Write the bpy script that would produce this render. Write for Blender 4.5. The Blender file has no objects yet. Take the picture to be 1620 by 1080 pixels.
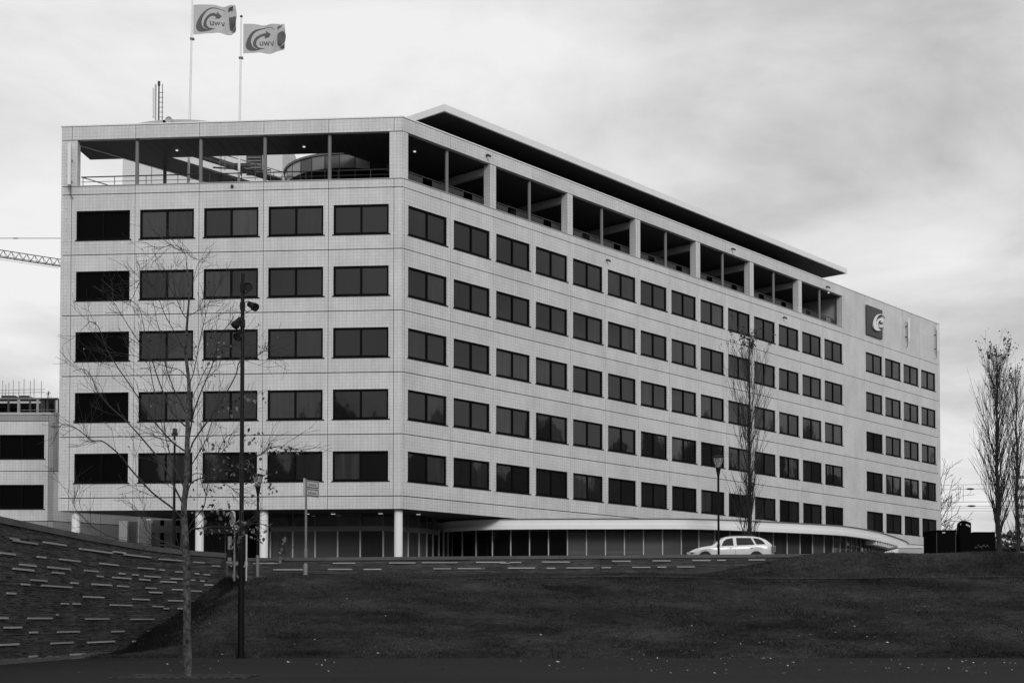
import bpy, bmesh, math, random
import numpy as np
from mathutils import Vector, Matrix
from mathutils.geometry import tessellate_polygon
random.seed(7); RNG = np.random.default_rng(7)
S = bpy.context.scene
COL = S.collection
PI = math.pi

# ------------------------------------------------------------ camera, sky, sun, exposure
FPX, PITCH, CY, EYE = 2165.0, 0.029, 916.45, 1.5
cd = bpy.data.cameras.new('camera'); cam = bpy.data.objects.new('camera', cd); COL.objects.link(cam)
cam.location = (0, 0, EYE); cam.rotation_euler = (PI/2 + PITCH, 0, 0)
cd.sensor_width = 36; cd.sensor_fit = 'HORIZONTAL'; cd.lens = 36*FPX/1620
cd.shift_y = (CY-540)/1620; cd.clip_start = 0.1; cd.clip_end = 6000
S.camera = cam

SUN_EL, SUN_AZ = math.radians(30), math.radians(163)      # azimuth clockwise from +Y: behind the camera
w = bpy.data.worlds.new('World'); S.world = w; w.use_nodes = True
nt = w.node_tree; nt.nodes.clear(); N = nt.nodes.new; L = nt.links.new
def mathn(nt, op, a, b=None, clamp=False):
    n = nt.nodes.new('ShaderNodeMath'); n.operation = op; n.use_clamp = clamp
    for i, v in enumerate((a, b)):
        if v is None: continue
        if isinstance(v, (int, float)): n.inputs[i].default_value = v
        else: nt.links.new(v, n.inputs[i])
    return n.outputs[0]
sky = N('ShaderNodeTexSky'); sky.sky_type = 'NISHITA'; sky.sun_disc = False
sky.sun_elevation = SUN_EL; sky.sun_rotation = SUN_AZ
bw = N('ShaderNodeRGBToBW'); L(sky.outputs[0], bw.inputs[0])
bg1 = N('ShaderNodeBackground'); L(bw.outputs[0], bg1.inputs[0]); bg1.inputs[1].default_value = 0.08
tc = N('ShaderNodeTexCoord'); sep = N('ShaderNodeSeparateXYZ'); L(tc.outputs['Generated'], sep.inputs[0])
zc = mathn(nt, 'ADD', mathn(nt, 'MAXIMUM', sep.outputs[2], 0.0), 0.22)
px_ = mathn(nt, 'DIVIDE', sep.outputs[0], zc); py_ = mathn(nt, 'DIVIDE', sep.outputs[1], zc)
cmb = N('ShaderNodeCombineXYZ'); L(px_, cmb.inputs[0]); L(py_, cmb.inputs[1]); cmb.inputs[2].default_value = 3.1
n1 = N('ShaderNodeTexNoise'); L(cmb.outputs[0], n1.inputs['Vector']); n1.inputs['Scale'].default_value = 2.1
n1.inputs['Detail'].default_value = 7; n1.inputs['Roughness'].default_value = 0.54; n1.inputs['Distortion'].default_value = 0.35
n2 = N('ShaderNodeTexNoise'); L(cmb.outputs[0], n2.inputs['Vector']); n2.inputs['Scale'].default_value = 0.33
n2.inputs['Detail'].default_value = 2
# broad bank of thicker cloud towards the right-hand side of the view (+X)
side = mathn(nt, 'MULTIPLY', mathn(nt, 'MAXIMUM', mathn(nt, 'MINIMUM', sep.outputs[0], 0.36), -0.3), -0.165)
v = mathn(nt, 'ADD', mathn(nt, 'MULTIPLY', n1.outputs[0], 0.76), mathn(nt, 'MULTIPLY', n2.outputs[0], 0.28))
v = mathn(nt, 'ADD', v, side)
cr = N('ShaderNodeValToRGB'); L(v, cr.inputs[0])
cr.color_ramp.elements[0].position = 0.36; cr.color_ramp.elements[0].color = (.50, .50, .50, 1)
cr.color_ramp.elements[1].position = 0.62; cr.color_ramp.elements[1].color = (.92, .92, .92, 1)
e = cr.color_ramp.elements.new(0.50); e.color = (.76, .76, .76, 1)
bg2 = N('ShaderNodeBackground'); L(cr.outputs[0], bg2.inputs[0]); bg2.inputs[1].default_value = 1.0
mx = N('ShaderNodeMixShader'); mx.inputs[0].default_value = 0.93; L(bg1.outputs[0], mx.inputs[1]); L(bg2.outputs[0], mx.inputs[2])
wo = N('ShaderNodeOutputWorld'); L(mx.outputs[0], wo.inputs[0])

sl = bpy.data.lights.new('sun', 'SUN'); sl.energy = 1.45; sl.angle = math.radians(18); sl.color = (1, 1, 1)
sun = bpy.data.objects.new('sun', sl); COL.objects.link(sun)
sd = Vector((math.sin(SUN_AZ)*math.cos(SUN_EL), math.cos(SUN_AZ)*math.cos(SUN_EL), math.sin(SUN_EL)))
sun.rotation_euler = sd.to_track_quat('Z', 'Y').to_euler(); sun.location = (0, -20, 60)
S.render.engine = 'CYCLES'
S.view_settings.view_transform = 'Standard'; S.view_settings.look = 'None'
S.view_settings.exposure = 0.0; S.view_settings.gamma = 1.0; S.view_settings.use_curve_mapping = False

# ------------------------------------------------------------ helpers
def at(x, y, Y):
    u = x-810; v = CY-y
    d = (u, FPX*math.cos(PITCH)-v*math.sin(PITCH), FPX*math.sin(PITCH)+v*math.cos(PITCH))
    t = Y/d[1]; return Vector((u*t, Y, EYE+d[2]*t))

WM = {}
def place(o, M, parent=None):
    WM[o] = M
    if parent is not None: o.parent = parent; o.matrix_basis = WM[parent].inverted() @ M
    else: o.matrix_basis = M
    return o
def tag(o, label=None, cat=None, group=None, kind=None):
    if label: o['label'] = label
    if cat: o['category'] = cat
    if group: o['group'] = group
    if kind: o['kind'] = kind
    return o
def empty(name, loc, rz=0.0, label=None, cat=None, group=None):
    o = bpy.data.objects.new(name, None); COL.objects.link(o); o.empty_display_size = .3
    place(o, Matrix.Translation(Vector(loc)) @ Matrix.Rotation(rz, 4, 'Z')); tag(o, label, cat, group); return o
def T(x, y, z): return Matrix.Translation((x, y, z))
def RZ(a): return Matrix.Rotation(a, 4, 'Z')

class MB:
    def __init__(s): s.v = []; s.f = []
    def add(s, vs, fs, M=None):
        b = len(s.v)
        if M is not None: vs = [M @ Vector(p) for p in vs]
        s.v += [tuple(p) for p in vs]; s.f += [tuple(b+i for i in f) for f in fs]; return s
    def box(s, x0, y0, z0, x1, y1, z1, M=None):
        vs = [(x0,y0,z0),(x1,y0,z0),(x1,y1,z0),(x0,y1,z0),(x0,y0,z1),(x1,y0,z1),(x1,y1,z1),(x0,y1,z1)]
        return s.add(vs, [(0,3,2,1),(4,5,6,7),(0,1,5,4),(1,2,6,5),(2,3,7,6),(3,0,4,7)], M)
    def prism(s, poly, z0, z1, M=None):
        n = len(poly); a = sum(poly[i][0]*poly[(i+1)%n][1]-poly[(i+1)%n][0]*poly[i][1] for i in range(n))
        if a < 0: poly = poly[::-1]
        vs = [(p[0],p[1],z0) for p in poly]+[(p[0],p[1],z1) for p in poly]
        tr = tessellate_polygon([[Vector((p[0],p[1],0)) for p in poly]])
        fs = []
        for t in tr:
            A,B,C_ = [Vector(poly[i]).to_2d() if False else Vector((poly[i][0],poly[i][1])) for i in t]
            if (B-A).cross(C_-A) < 0: t = (t[0],t[2],t[1])
            fs.append((t[2],t[1],t[0])); fs.append((t[0]+n,t[1]+n,t[2]+n))
        for i in range(n): j=(i+1)%n; fs.append((i,j,j+n,i+n))
        return s.add(vs, fs, M)
    def tube(s, pts, rs, n=8, caps=True, M=None):
        pts = [Vector(p) for p in pts]
        if not isinstance(rs, (list, tuple)): rs = [rs]*len(pts)
        vs = []; fs = []
        t0 = (pts[1]-pts[0]).normalized(); ref = Vector((0,0,1)) if abs(t0.z) < .9 else Vector((1,0,0))
        u = t0.cross(ref).normalized()
        for i, p in enumerate(pts):
            t = (pts[min(i+1,len(pts)-1)]-pts[max(i-1,0)])
            t = t.normalized() if t.length > 1e-9 else t0
            u = (u-t*u.dot(t));  u = u.normalized() if u.length > 1e-6 else t.orthogonal().normalized()
            w_ = t.cross(u)
            for k in range(n):
                a = 2*PI*k/n; vs.append(p+(u*math.cos(a)+w_*math.sin(a))*rs[i])
        for i in range(len(pts)-1):
            for k in range(n):
                k2=(k+1)%n; fs.append((i*n+k, i*n+k2, (i+1)*n+k2, (i+1)*n+k))
        if caps: fs.append(tuple(range(n-1,-1,-1))); fs.append(tuple((len(pts)-1)*n+k for k in range(n)))
        return s.add(vs, fs, M)
    def cyl(s, x, y, z0, z1, r, n=20, r1=None, M=None):
        return s.tube([(x,y,z0),(x,y,z1)], [r, r if r1 is None else r1], n, True, M)
    def lathe(s, prof, n=20, M=None):
        vs = []; fs = []
        for (r, z) in prof:
            for k in range(n): a=2*PI*k/n; vs.append((r*math.cos(a), r*math.sin(a), z))
        for i in range(len(prof)-1):
            for k in range(n): k2=(k+1)%n; fs.append((i*n+k,i*n+k2,(i+1)*n+k2,(i+1)*n+k))
        return s.add(vs, fs, M)
    def mesh(s, name, smooth=False):
        me = bpy.data.meshes.new(name); me.from_pydata(s.v, [], s.f); me.validate(); me.update()
        if smooth:
            me.polygons.foreach_set('use_smooth', [True]*len(me.polygons))
            try: me.set_sharp_from_angle(angle=math.radians(40))
            except Exception: pass
        return me
    def build(s, name, m, parent=None, M=None, smooth=False, kind=None, label=None):
        return obj(name, s.mesh(name, smooth), m, parent, M, kind, label)
def obj(name, me, m, parent=None, M=None, kind=None, label=None):
    if m is not None and not me.materials: me.materials.append(m)
    o = bpy.data.objects.new(name, me); COL.objects.link(o)
    place(o, M if M is not None else (Matrix(WM[parent]) if parent is not None else Matrix()), parent)
    if kind: o['kind'] = kind
    if label: o['label'] = label
    return o
def wobj(name, mb, m, parent=None, **k):
    """mesh given in world coordinates"""
    return mb.build(name, m, parent, Matrix(), **k)

def mat(name, g, rough=.7, var=0.0, vscale=3.0, bump=0.0, bscale=20.0, rnd=0.0, island=0.0, metal=0.0, ior=1.45, spec=.5, emit=0.0, detail=5, stretch=None, var2=0.0, v2scale=.4):
    m = bpy.data.materials.new(name); m.use_nodes = True; t = m.node_tree; b = t.nodes['Principled BSDF']
    b.inputs['Roughness'].default_value = rough; b.inputs['Metallic'].default_value = metal
    b.inputs['IOR'].default_value = ior; b.inputs['Specular IOR Level'].default_value = spec
    val = g
    tcn = t.nodes.new('ShaderNodeTexCoord'); vec = tcn.outputs['Object']
    if stretch:
        mp = t.nodes.new('ShaderNodeMapping'); mp.inputs['Scale'].default_value = stretch; t.links.new(vec, mp.inputs[0]); vec = mp.outputs[0]
    def noise(sc, det):
        n = t.nodes.new('ShaderNodeTexNoise'); n.inputs['Scale'].default_value = sc; n.inputs['Detail'].default_value = det
        n.inputs['Roughness'].default_value = .6; t.links.new(vec, n.inputs['Vector']); return n.outputs[0]
    f = None
    def mul(f, x): return x if f is None else mathn(t, 'MULTIPLY', f, x)
    if var: f = mul(f, mathn(t, 'ADD', mathn(t, 'MULTIPLY', mathn(t,'SUBTRACT',noise(vscale, detail),.5), 4*var), 1.0))
    if var2: f = mul(f, mathn(t, 'ADD', mathn(t, 'MULTIPLY', mathn(t,'SUBTRACT',noise(v2scale, 4),.5), 4*var2), 1.0))
    if rnd:
        oi = t.nodes.new('ShaderNodeObjectInfo'); f = mul(f, mathn(t, 'ADD', mathn(t,'MULTIPLY', mathn(t,'SUBTRACT',oi.outputs['Random'],.5), 2*rnd), 1.0))
    if island:
        ge = t.nodes.new('ShaderNodeNewGeometry'); f = mul(f, mathn(t, 'ADD', mathn(t,'MULTIPLY', mathn(t,'SUBTRACT',ge.outputs['Random Per Island'],.5), 2*island), 1.0))
    if f is not None:
        f = mathn(t, 'MAXIMUM', mathn(t, 'MULTIPLY', f, g), 0.002)
        c = t.nodes.new('ShaderNodeCombineColor'); [t.links.new(f, c.inputs[i]) for i in range(3)]; t.links.new(c.outputs[0], b.inputs['Base Color'])
    else: b.inputs['Base Color'].default_value = (g, g, g, 1)
    if bump:
        bn = t.nodes.new('ShaderNodeBump'); bn.inputs['Strength'].default_value = bump; bn.inputs['Distance'].default_value = .02
        t.links.new(noise(bscale, 4), bn.inputs['Height']); t.links.new(bn.outputs[0], b.inputs['Normal'])
    if emit: b.inputs['Emission Color'].default_value = (1,1,1,1); b.inputs['Emission Strength'].default_value = emit
    return m

def tile_mat(name, g, tw=.2038, th=.19, line=.62, grime=.11):
    m = bpy.data.materials.new(name); m.use_nodes = True; t = m.node_tree; b = t.nodes['Principled BSDF']
    b.inputs['Roughness'].default_value = .34
    tcn = t.nodes.new('ShaderNodeTexCoord'); sp = t.nodes.new('ShaderNodeSeparateXYZ'); t.links.new(tcn.outputs['Object'], sp.inputs[0])
    cb = t.nodes.new('ShaderNodeCombineXYZ'); t.links.new(sp.outputs[0], cb.inputs[0]); t.links.new(sp.outputs[2], cb.inputs[1])
    br = t.nodes.new('ShaderNodeTexBrick'); t.links.new(cb.outputs[0], br.inputs['Vector'])
    br.offset = 0; br.squash = 1; br.inputs['Scale'].default_value = 1; br.inputs['Brick Width'].default_value = tw
    br.inputs['Row Height'].default_value = th; br.inputs['Mortar Size'].default_value = .0075; br.inputs['Mortar Smooth'].default_value = .1
    br.inputs['Color1'].default_value = (g*.97,)*3+(1,); br.inputs['Color2'].default_value = (g*1.03,)*3+(1,); br.inputs['Mortar'].default_value = (g*line,)*3+(1,)
    oi = t.nodes.new('ShaderNodeObjectInfo')
    nz = t.nodes.new('ShaderNodeTexNoise'); nz.inputs['Scale'].default_value = .55; nz.inputs['Detail'].default_value = 6
    ad = t.nodes.new('ShaderNodeVectorMath'); ad.operation = 'ADD'; t.links.new(tcn.outputs['Object'], ad.inputs[0]); t.links.new(oi.outputs['Location'], ad.inputs[1]); t.links.new(ad.outputs[0], nz.inputs['Vector'])
    st = t.nodes.new('ShaderNodeMapping'); st.inputs['Scale'].default_value = (3.5, 3.5, .25); t.links.new(ad.outputs[0], st.inputs[0])
    ns = t.nodes.new('ShaderNodeTexNoise'); ns.inputs['Scale'].default_value = 1; ns.inputs['Detail'].default_value = 3; t.links.new(st.outputs[0], ns.inputs['Vector'])
    f = mathn(t,'ADD',mathn(t,'MULTIPLY',mathn(t,'SUBTRACT',nz.outputs[0],.5),grime*4),1.0)
    f = mathn(t,'MULTIPLY',f, mathn(t,'ADD',mathn(t,'MULTIPLY',mathn(t,'SUBTRACT',ns.outputs[0],.5),grime*2.2),1.0))
    f = mathn(t,'MULTIPLY',f, mathn(t,'ADD',mathn(t,'MULTIPLY',mathn(t,'SUBTRACT',oi.outputs['Random'],.5),.07),1.0))
    mxn = t.nodes.new('ShaderNodeVectorMath'); mxn.operation = 'SCALE'; t.links.new(br.outputs[0], mxn.inputs[0]); t.links.new(f, mxn.inputs['Scale'])
    t.links.new(mxn.outputs[0], b.inputs['Base Color'])
    bn = t.nodes.new('ShaderNodeBump'); bn.inputs['Strength'].default_value = .5; bn.inputs['Distance'].default_value = .004; bn.invert = True
    t.links.new(br.outputs['Fac'], bn.inputs['Height']); t.links.new(bn.outputs[0], b.inputs['Normal'])
    return m

def glass_mat(name, g=.012, ior=1.75, rough=.04, curtain=.0, cs=(3.2,3.2,.3)):
    m = bpy.data.materials.new(name); m.use_nodes = True; t = m.node_tree; b = t.nodes['Principled BSDF']
    b.inputs['Roughness'].default_value = rough; b.inputs['IOR'].default_value = ior
    oi = t.nodes.new('ShaderNodeObjectInfo'); tcn = t.nodes.new('ShaderNodeTexCoord')
    ad = t.nodes.new('ShaderNodeVectorMath'); ad.operation='ADD'; t.links.new(tcn.outputs['Object'], ad.inputs[0]); t.links.new(oi.outputs['Location'], ad.inputs[1])
    mp = t.nodes.new('ShaderNodeMapping'); mp.inputs['Scale'].default_value = cs; t.links.new(ad.outputs[0], mp.inputs[0])
    n = t.nodes.new('ShaderNodeTexNoise'); n.inputs['Scale'].default_value = 1.0; n.inputs['Detail'].default_value = 2; t.links.new(mp.outputs[0], n.inputs['Vector'])
    r3 = mathn(t,'POWER',oi.outputs['Random'],3.0)
    f = mathn(t,'ADD', g, mathn(t,'MULTIPLY', mathn(t,'MULTIPLY', r3, n.outputs[0]), curtain))
    c = t.nodes.new('ShaderNodeCombineColor'); [t.links.new(f, c.inputs[i]) for i in range(3)]; t.links.new(c.outputs[0], b.inputs['Base Color'])
    n2_ = t.nodes.new('ShaderNodeTexNoise'); n2_.inputs['Scale'].default_value = .8; t.links.new(ad.outputs[0], n2_.inputs['Vector'])
    bn = t.nodes.new('ShaderNodeBump'); bn.inputs['Strength'].default_value = .12; bn.inputs['Distance'].default_value = .03
    t.links.new(n2_.outputs[0], bn.inputs['Height']); t.links.new(bn.outputs[0], b.inputs['Normal'])
    return m

M_TILE = tile_mat('white_tile_cladding', .61)
M_TILE2 = tile_mat('grey_tile_cladding', .31)
M_CORE = mat('dark_joint_backing', .05, .9)
M_FRAME = mat('black_aluminium', .003, .6, spec=.08)
M_GLASS = glass_mat('window_glass', .009, 1.50, .03, .07)
M_BLIND = mat('blackened_glass', .002, .5, spec=.05)
M_WHITE = mat('white_paint', .80, .45, .03, 1.2)
M_STEELW = mat('light_grey_paint', .42, .45, .03, 2)
M_GREY = mat('mid_grey_paint', .16, .5, .05, 2)
M_RAIL = mat('railing_grey', .07, .5)
M_DARK = mat('dark_grey_paint', .03, .5, .05, 2)
M_BLACK = mat('black_paint', .004, .5, spec=.2)
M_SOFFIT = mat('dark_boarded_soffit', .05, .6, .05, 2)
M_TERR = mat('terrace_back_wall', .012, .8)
M_FLOOR = mat('terrace_deck', .12, .8, .1, 2)
M_ROOF = mat('roof_membrane', .2, .8, .1, .5)
M_LAMP = mat('lit_lamp', .8, .5, emit=.7)
M_CONC = mat('concrete', .3, .8, .08, 1.5, .2, 12)
M_COPE = mat('stone_coping', .08, .75, .12, 2.5, .3, 25, rnd=.15)
M_SLATE = mat('dark_slate', .046, .7, .3, 3.0, .5, 18, island=.42, var2=.35, v2scale=.6)
M_STRIP = mat('pale_stone_strip', .30, .6, .1, 8, rnd=.2)
M_GRASS = mat('rough_grass_ground', .025, .95, .6, 5, .8, 9, var2=.75, v2scale=.42, stretch=(.45,1.5,1), spec=.1)
M_BLADE = mat('grass_blades', .042, .9, .6, 4.0, island=.85, var2=.75, v2scale=.42, stretch=(.45,1.5,1), spec=.15)
M_ASPH = mat('path_asphalt', .021, .95, .35, 14, .4, 60, var2=.2, v2scale=.25, stretch=(.35,1,1), spec=.08)
M_PAVE = mat('forecourt_paving', .12, .85, .1, 1)
M_BARK = mat('mottled_pale_bark', .055, .9, 1.5, 9, .7, 22, stretch=(1,1,.8))
M_TWIG = mat('dark_branches', .022, .8, .3, 4)
M_BARKD = mat('dark_poplar_bark', .022, .9, .3, 6, .6, 25)
M_LEAF = mat('autumn_leaves', .09, .6, island=.65)
M_LEAFD = mat('dark_leaves', .035, .6, island=.6)
M_LITTER = mat('pale_fallen_leaves', .32, .6, island=.7)

# ------------------------------------------------------------ ground
GP = 4.3                                             # level of the plateau the building stands on
WP = [(20,-17.4),(38,-17.25),(45.7,-17.1),(53,-16.85),(58,-16.45),(61.5,-15.95),(64,-15.05),(66,-13.8)]
WY = np.array([p[0] for p in WP]); WX = np.array([p[1] for p in WP])
_c = np.polyfit(WY, WX, 5)
def xwall(Y): return float(np.interp(Y, WYf, WXf))
# smooth curve through the points (Catmull-Rom)
def crspline(P, per=12, closed=False):
    P = [Vector(p) for p in P]; out = []
    n = len(P)
    for i in range(n-1):
        p0 = P[max(i-1,0)]; p1 = P[i]; p2 = P[i+1]; p3 = P[min(i+2,n-1)]
        for k in range(per):
            t = k/per
            out.append(.5*((2*p1)+(p2-p0)*t+(2*p0-5*p1+4*p2-p3)*t*t+(3*p1-p0-3*p2+p3)*t**3))
    out.append(P[-1]); return out
_w = crspline([(x, y, 0) for y, x in WP], 10)
WYf = np.array([p.y for p in _w]); WXf = np.array([p.x for p in _w])
def wtop(Y): return float(np.interp(Y, [20, 45.7, 66], [5.2, 4.94, 4.70]))

def smooth(t): t = np.clip(t, 0, 1); return t*t*(3-2*t)
def bank(X, Y):
    X = np.asarray(X, float); Y = np.asarray(Y, float)
    crest = 3.62 + (4.62-3.62)*smooth((X-8.5)/6.5)
    crest = crest + .015*np.sin(X*.9)*(X > 8)
    ledge = 3.30 + .04*np.sin(X*.35)
    zm = np.where(Y < 61.3, ledge*np.clip((Y-53.3)/8.0, 0, 1)**.93,
         np.where(Y < 61.9, ledge+.03, ledge+.03+(crest-ledge-.03)*smooth((Y-61.9)/2.7)*1.0))
    zl = np.interp(Y, [53.3,57.5,59,62.2,63.6,64.8,66.2], [0,.0,.44,1.36,1.94,2.73,3.66])
    dw = X-np.interp(Y, WYf, WXf)
    t = smooth(dw/5.0)
    return zl*(1-t)+zm*t

def sheet(name, poly, z, m, kind='structure'):
    mb = MB(); mb.v = [(p[0],p[1],z) for p in poly]; mb.f = [tuple(range(len(poly)))]
    return mb.build(name, m, kind=kind)
sheet('path', [(-400,-400),(400,-400),(400,53.6),(-16.6,53.6),(-17.2,46),(-17.4,20),(-17.4,-5),(-400,-5)], 0, M_ASPH)
# grass bank
xs = np.concatenate([np.arange(-17.3, 27, .22), np.arange(27, 160, 4)]); ys = np.arange(53.3, 66.01, .18)
XX, YY = np.meshgrid(xs, ys); ZZ = bank(XX, YY)
ZZ = ZZ + (RNG.random(ZZ.shape)-.5)*.05*(YY > 53.5) + .03*np.sin(XX*1.7+YY*2.3)*np.sin(YY*1.3-XX*.6)*(YY > 54)
XC = np.maximum(XX, np.interp(YY, WYf, WXf)-.12)
nx, ny = len(xs), len(ys)
vs = np.stack([XC, YY, ZZ-.004], -1).reshape(-1, 3)
fs = [(j*nx+i, j*nx+i+1, (j+1)*nx+i+1, (j+1)*nx+i) for j in range(ny-1) for i in range(nx-1)]
mb = MB(); mb.v = vs.tolist(); mb.f = fs; mb.build('grass_bank', M_GRASS, kind='structure', smooth=True)
# plateau: forecourt near, dull ground out to the horizon
sheet('forecourt', [(-13.9,65.9),(-13.2,65.3),(14,65.3),(30,65.9),(160,65.9),(160,130),(-70,130),(-70,66.4),(-14.2,66.4)], GP, M_PAVE)
sheet('upper_ground', [(-17.55,20)]+[(p.x-.35,p.y) for p in _w if p.y > 20 and p.y < 66]+[(-14.15,66.25),(-13.95,130),(-3000,130),(-3000,20)], GP-.006, M_GRASS)
sheet('far_ground', [(-3000,129),(3000,129),(3000,4500),(-3000,4500)], GP-.012, M_GRASS)
sheet('side_ground', [(159.9,53),(3000,53),(3000,130),(159.9,130)], GP-.02, M_GRASS)
sheet('road', [(-12,67.6),(40,67.6),(40,73.4),(-12,73.4)], GP+.004, M_ASPH)

# grass tufts on the bank
def tufts(name, n, seed, hmin, hmax, region, m, near=None):
    r = np.random.default_rng(seed)
    X = r.uniform(region[0], region[1], n); Y = r.uniform(region[2], region[3], n)
    k = X > np.interp(Y, WYf, WXf)+.02
    if near: k &= (X-np.interp(Y, WYf, WXf)) < near*r.uniform(0, 1, n)**.6;
    X = X[k]; Y = Y[k]; n = len(X)
    # clumps: denser in patches
    Z = bank(X, Y)-.03
    V = np.zeros((n, 3, 3, 3)); 
    for b in range(3):
        a = r.uniform(0, 2*PI, n); wd = r.uniform(.006, .014, n); h = r.uniform(hmin, hmax, n)*(1+.5*np.sin(X*1.1+Y)*np.sin(Y*.8))
        ox = X+r.normal(0,.06,n); oy = Y+r.normal(0,.06,n)
        V[:,b,0] = np.stack([ox-np.cos(a)*wd, oy-np.sin(a)*wd, Z], -1)
        V[:,b,1] = np.stack([ox+np.cos(a)*wd, oy+np.sin(a)*wd, Z], -1)
        V[:,b,2] = np.stack([ox+r.normal(0,.5,n)*h, oy+r.normal(0,.5,n)*h, Z+h], -1)
    V = V.reshape(-1, 3); nf = n*3
    me = bpy.data.meshes.new(name); me.vertices.add(len(V)); me.vertices.foreach_set('co', V.astype(np.float32).ravel())
    me.loops.add(nf*3); me.loops.foreach_set('vertex_index', np.arange(nf*3, dtype=np.int32))
    me.polygons.add(nf); me.polygons.foreach_set('loop_start', np.arange(0, nf*3, 3, dtype=np.int32)); me.update(calc_edges=True)
    o = obj(name, me, m); return o
tag(tufts('grass', 210000, 3, .03, .09, (-17, 26, 53.45, 65.2), M_BLADE), 'short rough dark grass growing over the sloping bank', 'grass', kind='stuff')
tag(tufts('weeds', 9000, 5, .06, .15, (-14, 26, 61.4, 65.4), M_BLADE), 'longer tufty weeds along the top of the grass bank', 'weeds', kind='stuff')
tag(tufts('weeds', 7000, 6, .05, .14, (-16.5, 26, 53.25, 53.9), M_BLADE), 'ragged grass fringe along the foot of the bank beside the path', 'weeds', kind='stuff')

M_SHADE = mat('shade_dark_tufts', .011, .95, .3, 3, island=.6, spec=.1)  # ragged tufts; the slope's shade is put into their dark colour
tag(tufts('shade_tufts', 60000, 8, .05, .20, (-17, -8, 54.5, 66.0), M_SHADE, 4.2), 'ragged tufts coloured dark as shade where the bank meets the curved slate wall', 'ground cover', kind='stuff')
# worn pale line along the ledge of the bank
mb = MB(); xs_ = np.arange(-2, 60, .5)
for i, x in enumerate(xs_):
    a = .03*math.sin(x*2.1); z = float(bank(x, 61.42))+.05
    mb.v += [(x, 61.30+a, z), (x, 61.42+a+.03*math.sin(x*5), z+.01)]
    if i: mb.f.append((2*i-2, 2*i, 2*i+1, 2*i-1))
mb.build('worn_path', mat('worn_earth', .07, .95, .8, 2.5, spec=.1), kind='structure')
# fallen leaves
mb = MB()
for i in range(640):
    if random.random() < .55: Y = random.uniform(38, 53.2); X = random.uniform(-13, 20) if random.random() < .35 else random.uniform(4, 20); z = .012
    else:
        Y = 53.3+abs(random.gauss(0, 2.2)); X = random.uniform(-14, 21) if random.random()<.4 else random.uniform(6, 21); Y = min(Y, 64); z = float(bank(X, Y))+.07
    if X < xwall(Y)+.3: continue
    s_ = random.uniform(.015, .042)*(1.8 if random.random() < .1 else 1); a = random.uniform(0, PI); q = [(s_,0,0),(0,s_*.8,0),(-s_*1.2,0,.01),(0,-s_*.8,.0)]
    mb.add(q, [(0,1,2,3)], T(X,Y,z) @ RZ(a) @ Matrix.Rotation(random.uniform(-.2,1.0),4,'X'))
tag(mb.build('fallen_leaves', M_LITTER), 'pale fallen leaves scattered on the path and lower bank', 'leaves', kind='stuff')

# ------------------------------------------------------------ slate retaining walls
def wall_frame(P, Tn): # x along tangent, y into the wall, z up
    n = Vector((-Tn.y, Tn.x, 0)); return Matrix(((Tn.x, n.x, 0, P.x),(Tn.y, n.y, 0, P.y),(0,0,1,P.z),(0,0,0,1)))
class Curve:
    def __init__(s, pts):
        s.p = [Vector((p[0],p[1],0)) for p in pts]; s.l = [0]
        for a, b in zip(s.p, s.p[1:]): s.l.append(s.l[-1]+(b-a).length)
        s.len = s.l[-1]
    def pos(s, d):
        return Vector((np.interp(d, s.l, [p.x for p in s.p]), np.interp(d, s.l, [p.y for p in s.p]), 0))
    def tan(s, d): return (s.pos(min(d+.15, s.len))-s.pos(max(d-.15, 0))).normalized()
    def fr(s, d, z=0): P = s.pos(d); P.z = z; return wall_frame(P, s.tan(d))
    def at_Y(s, Y): return float(np.interp(Y, [p.y for p in s.p], s.l))
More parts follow.
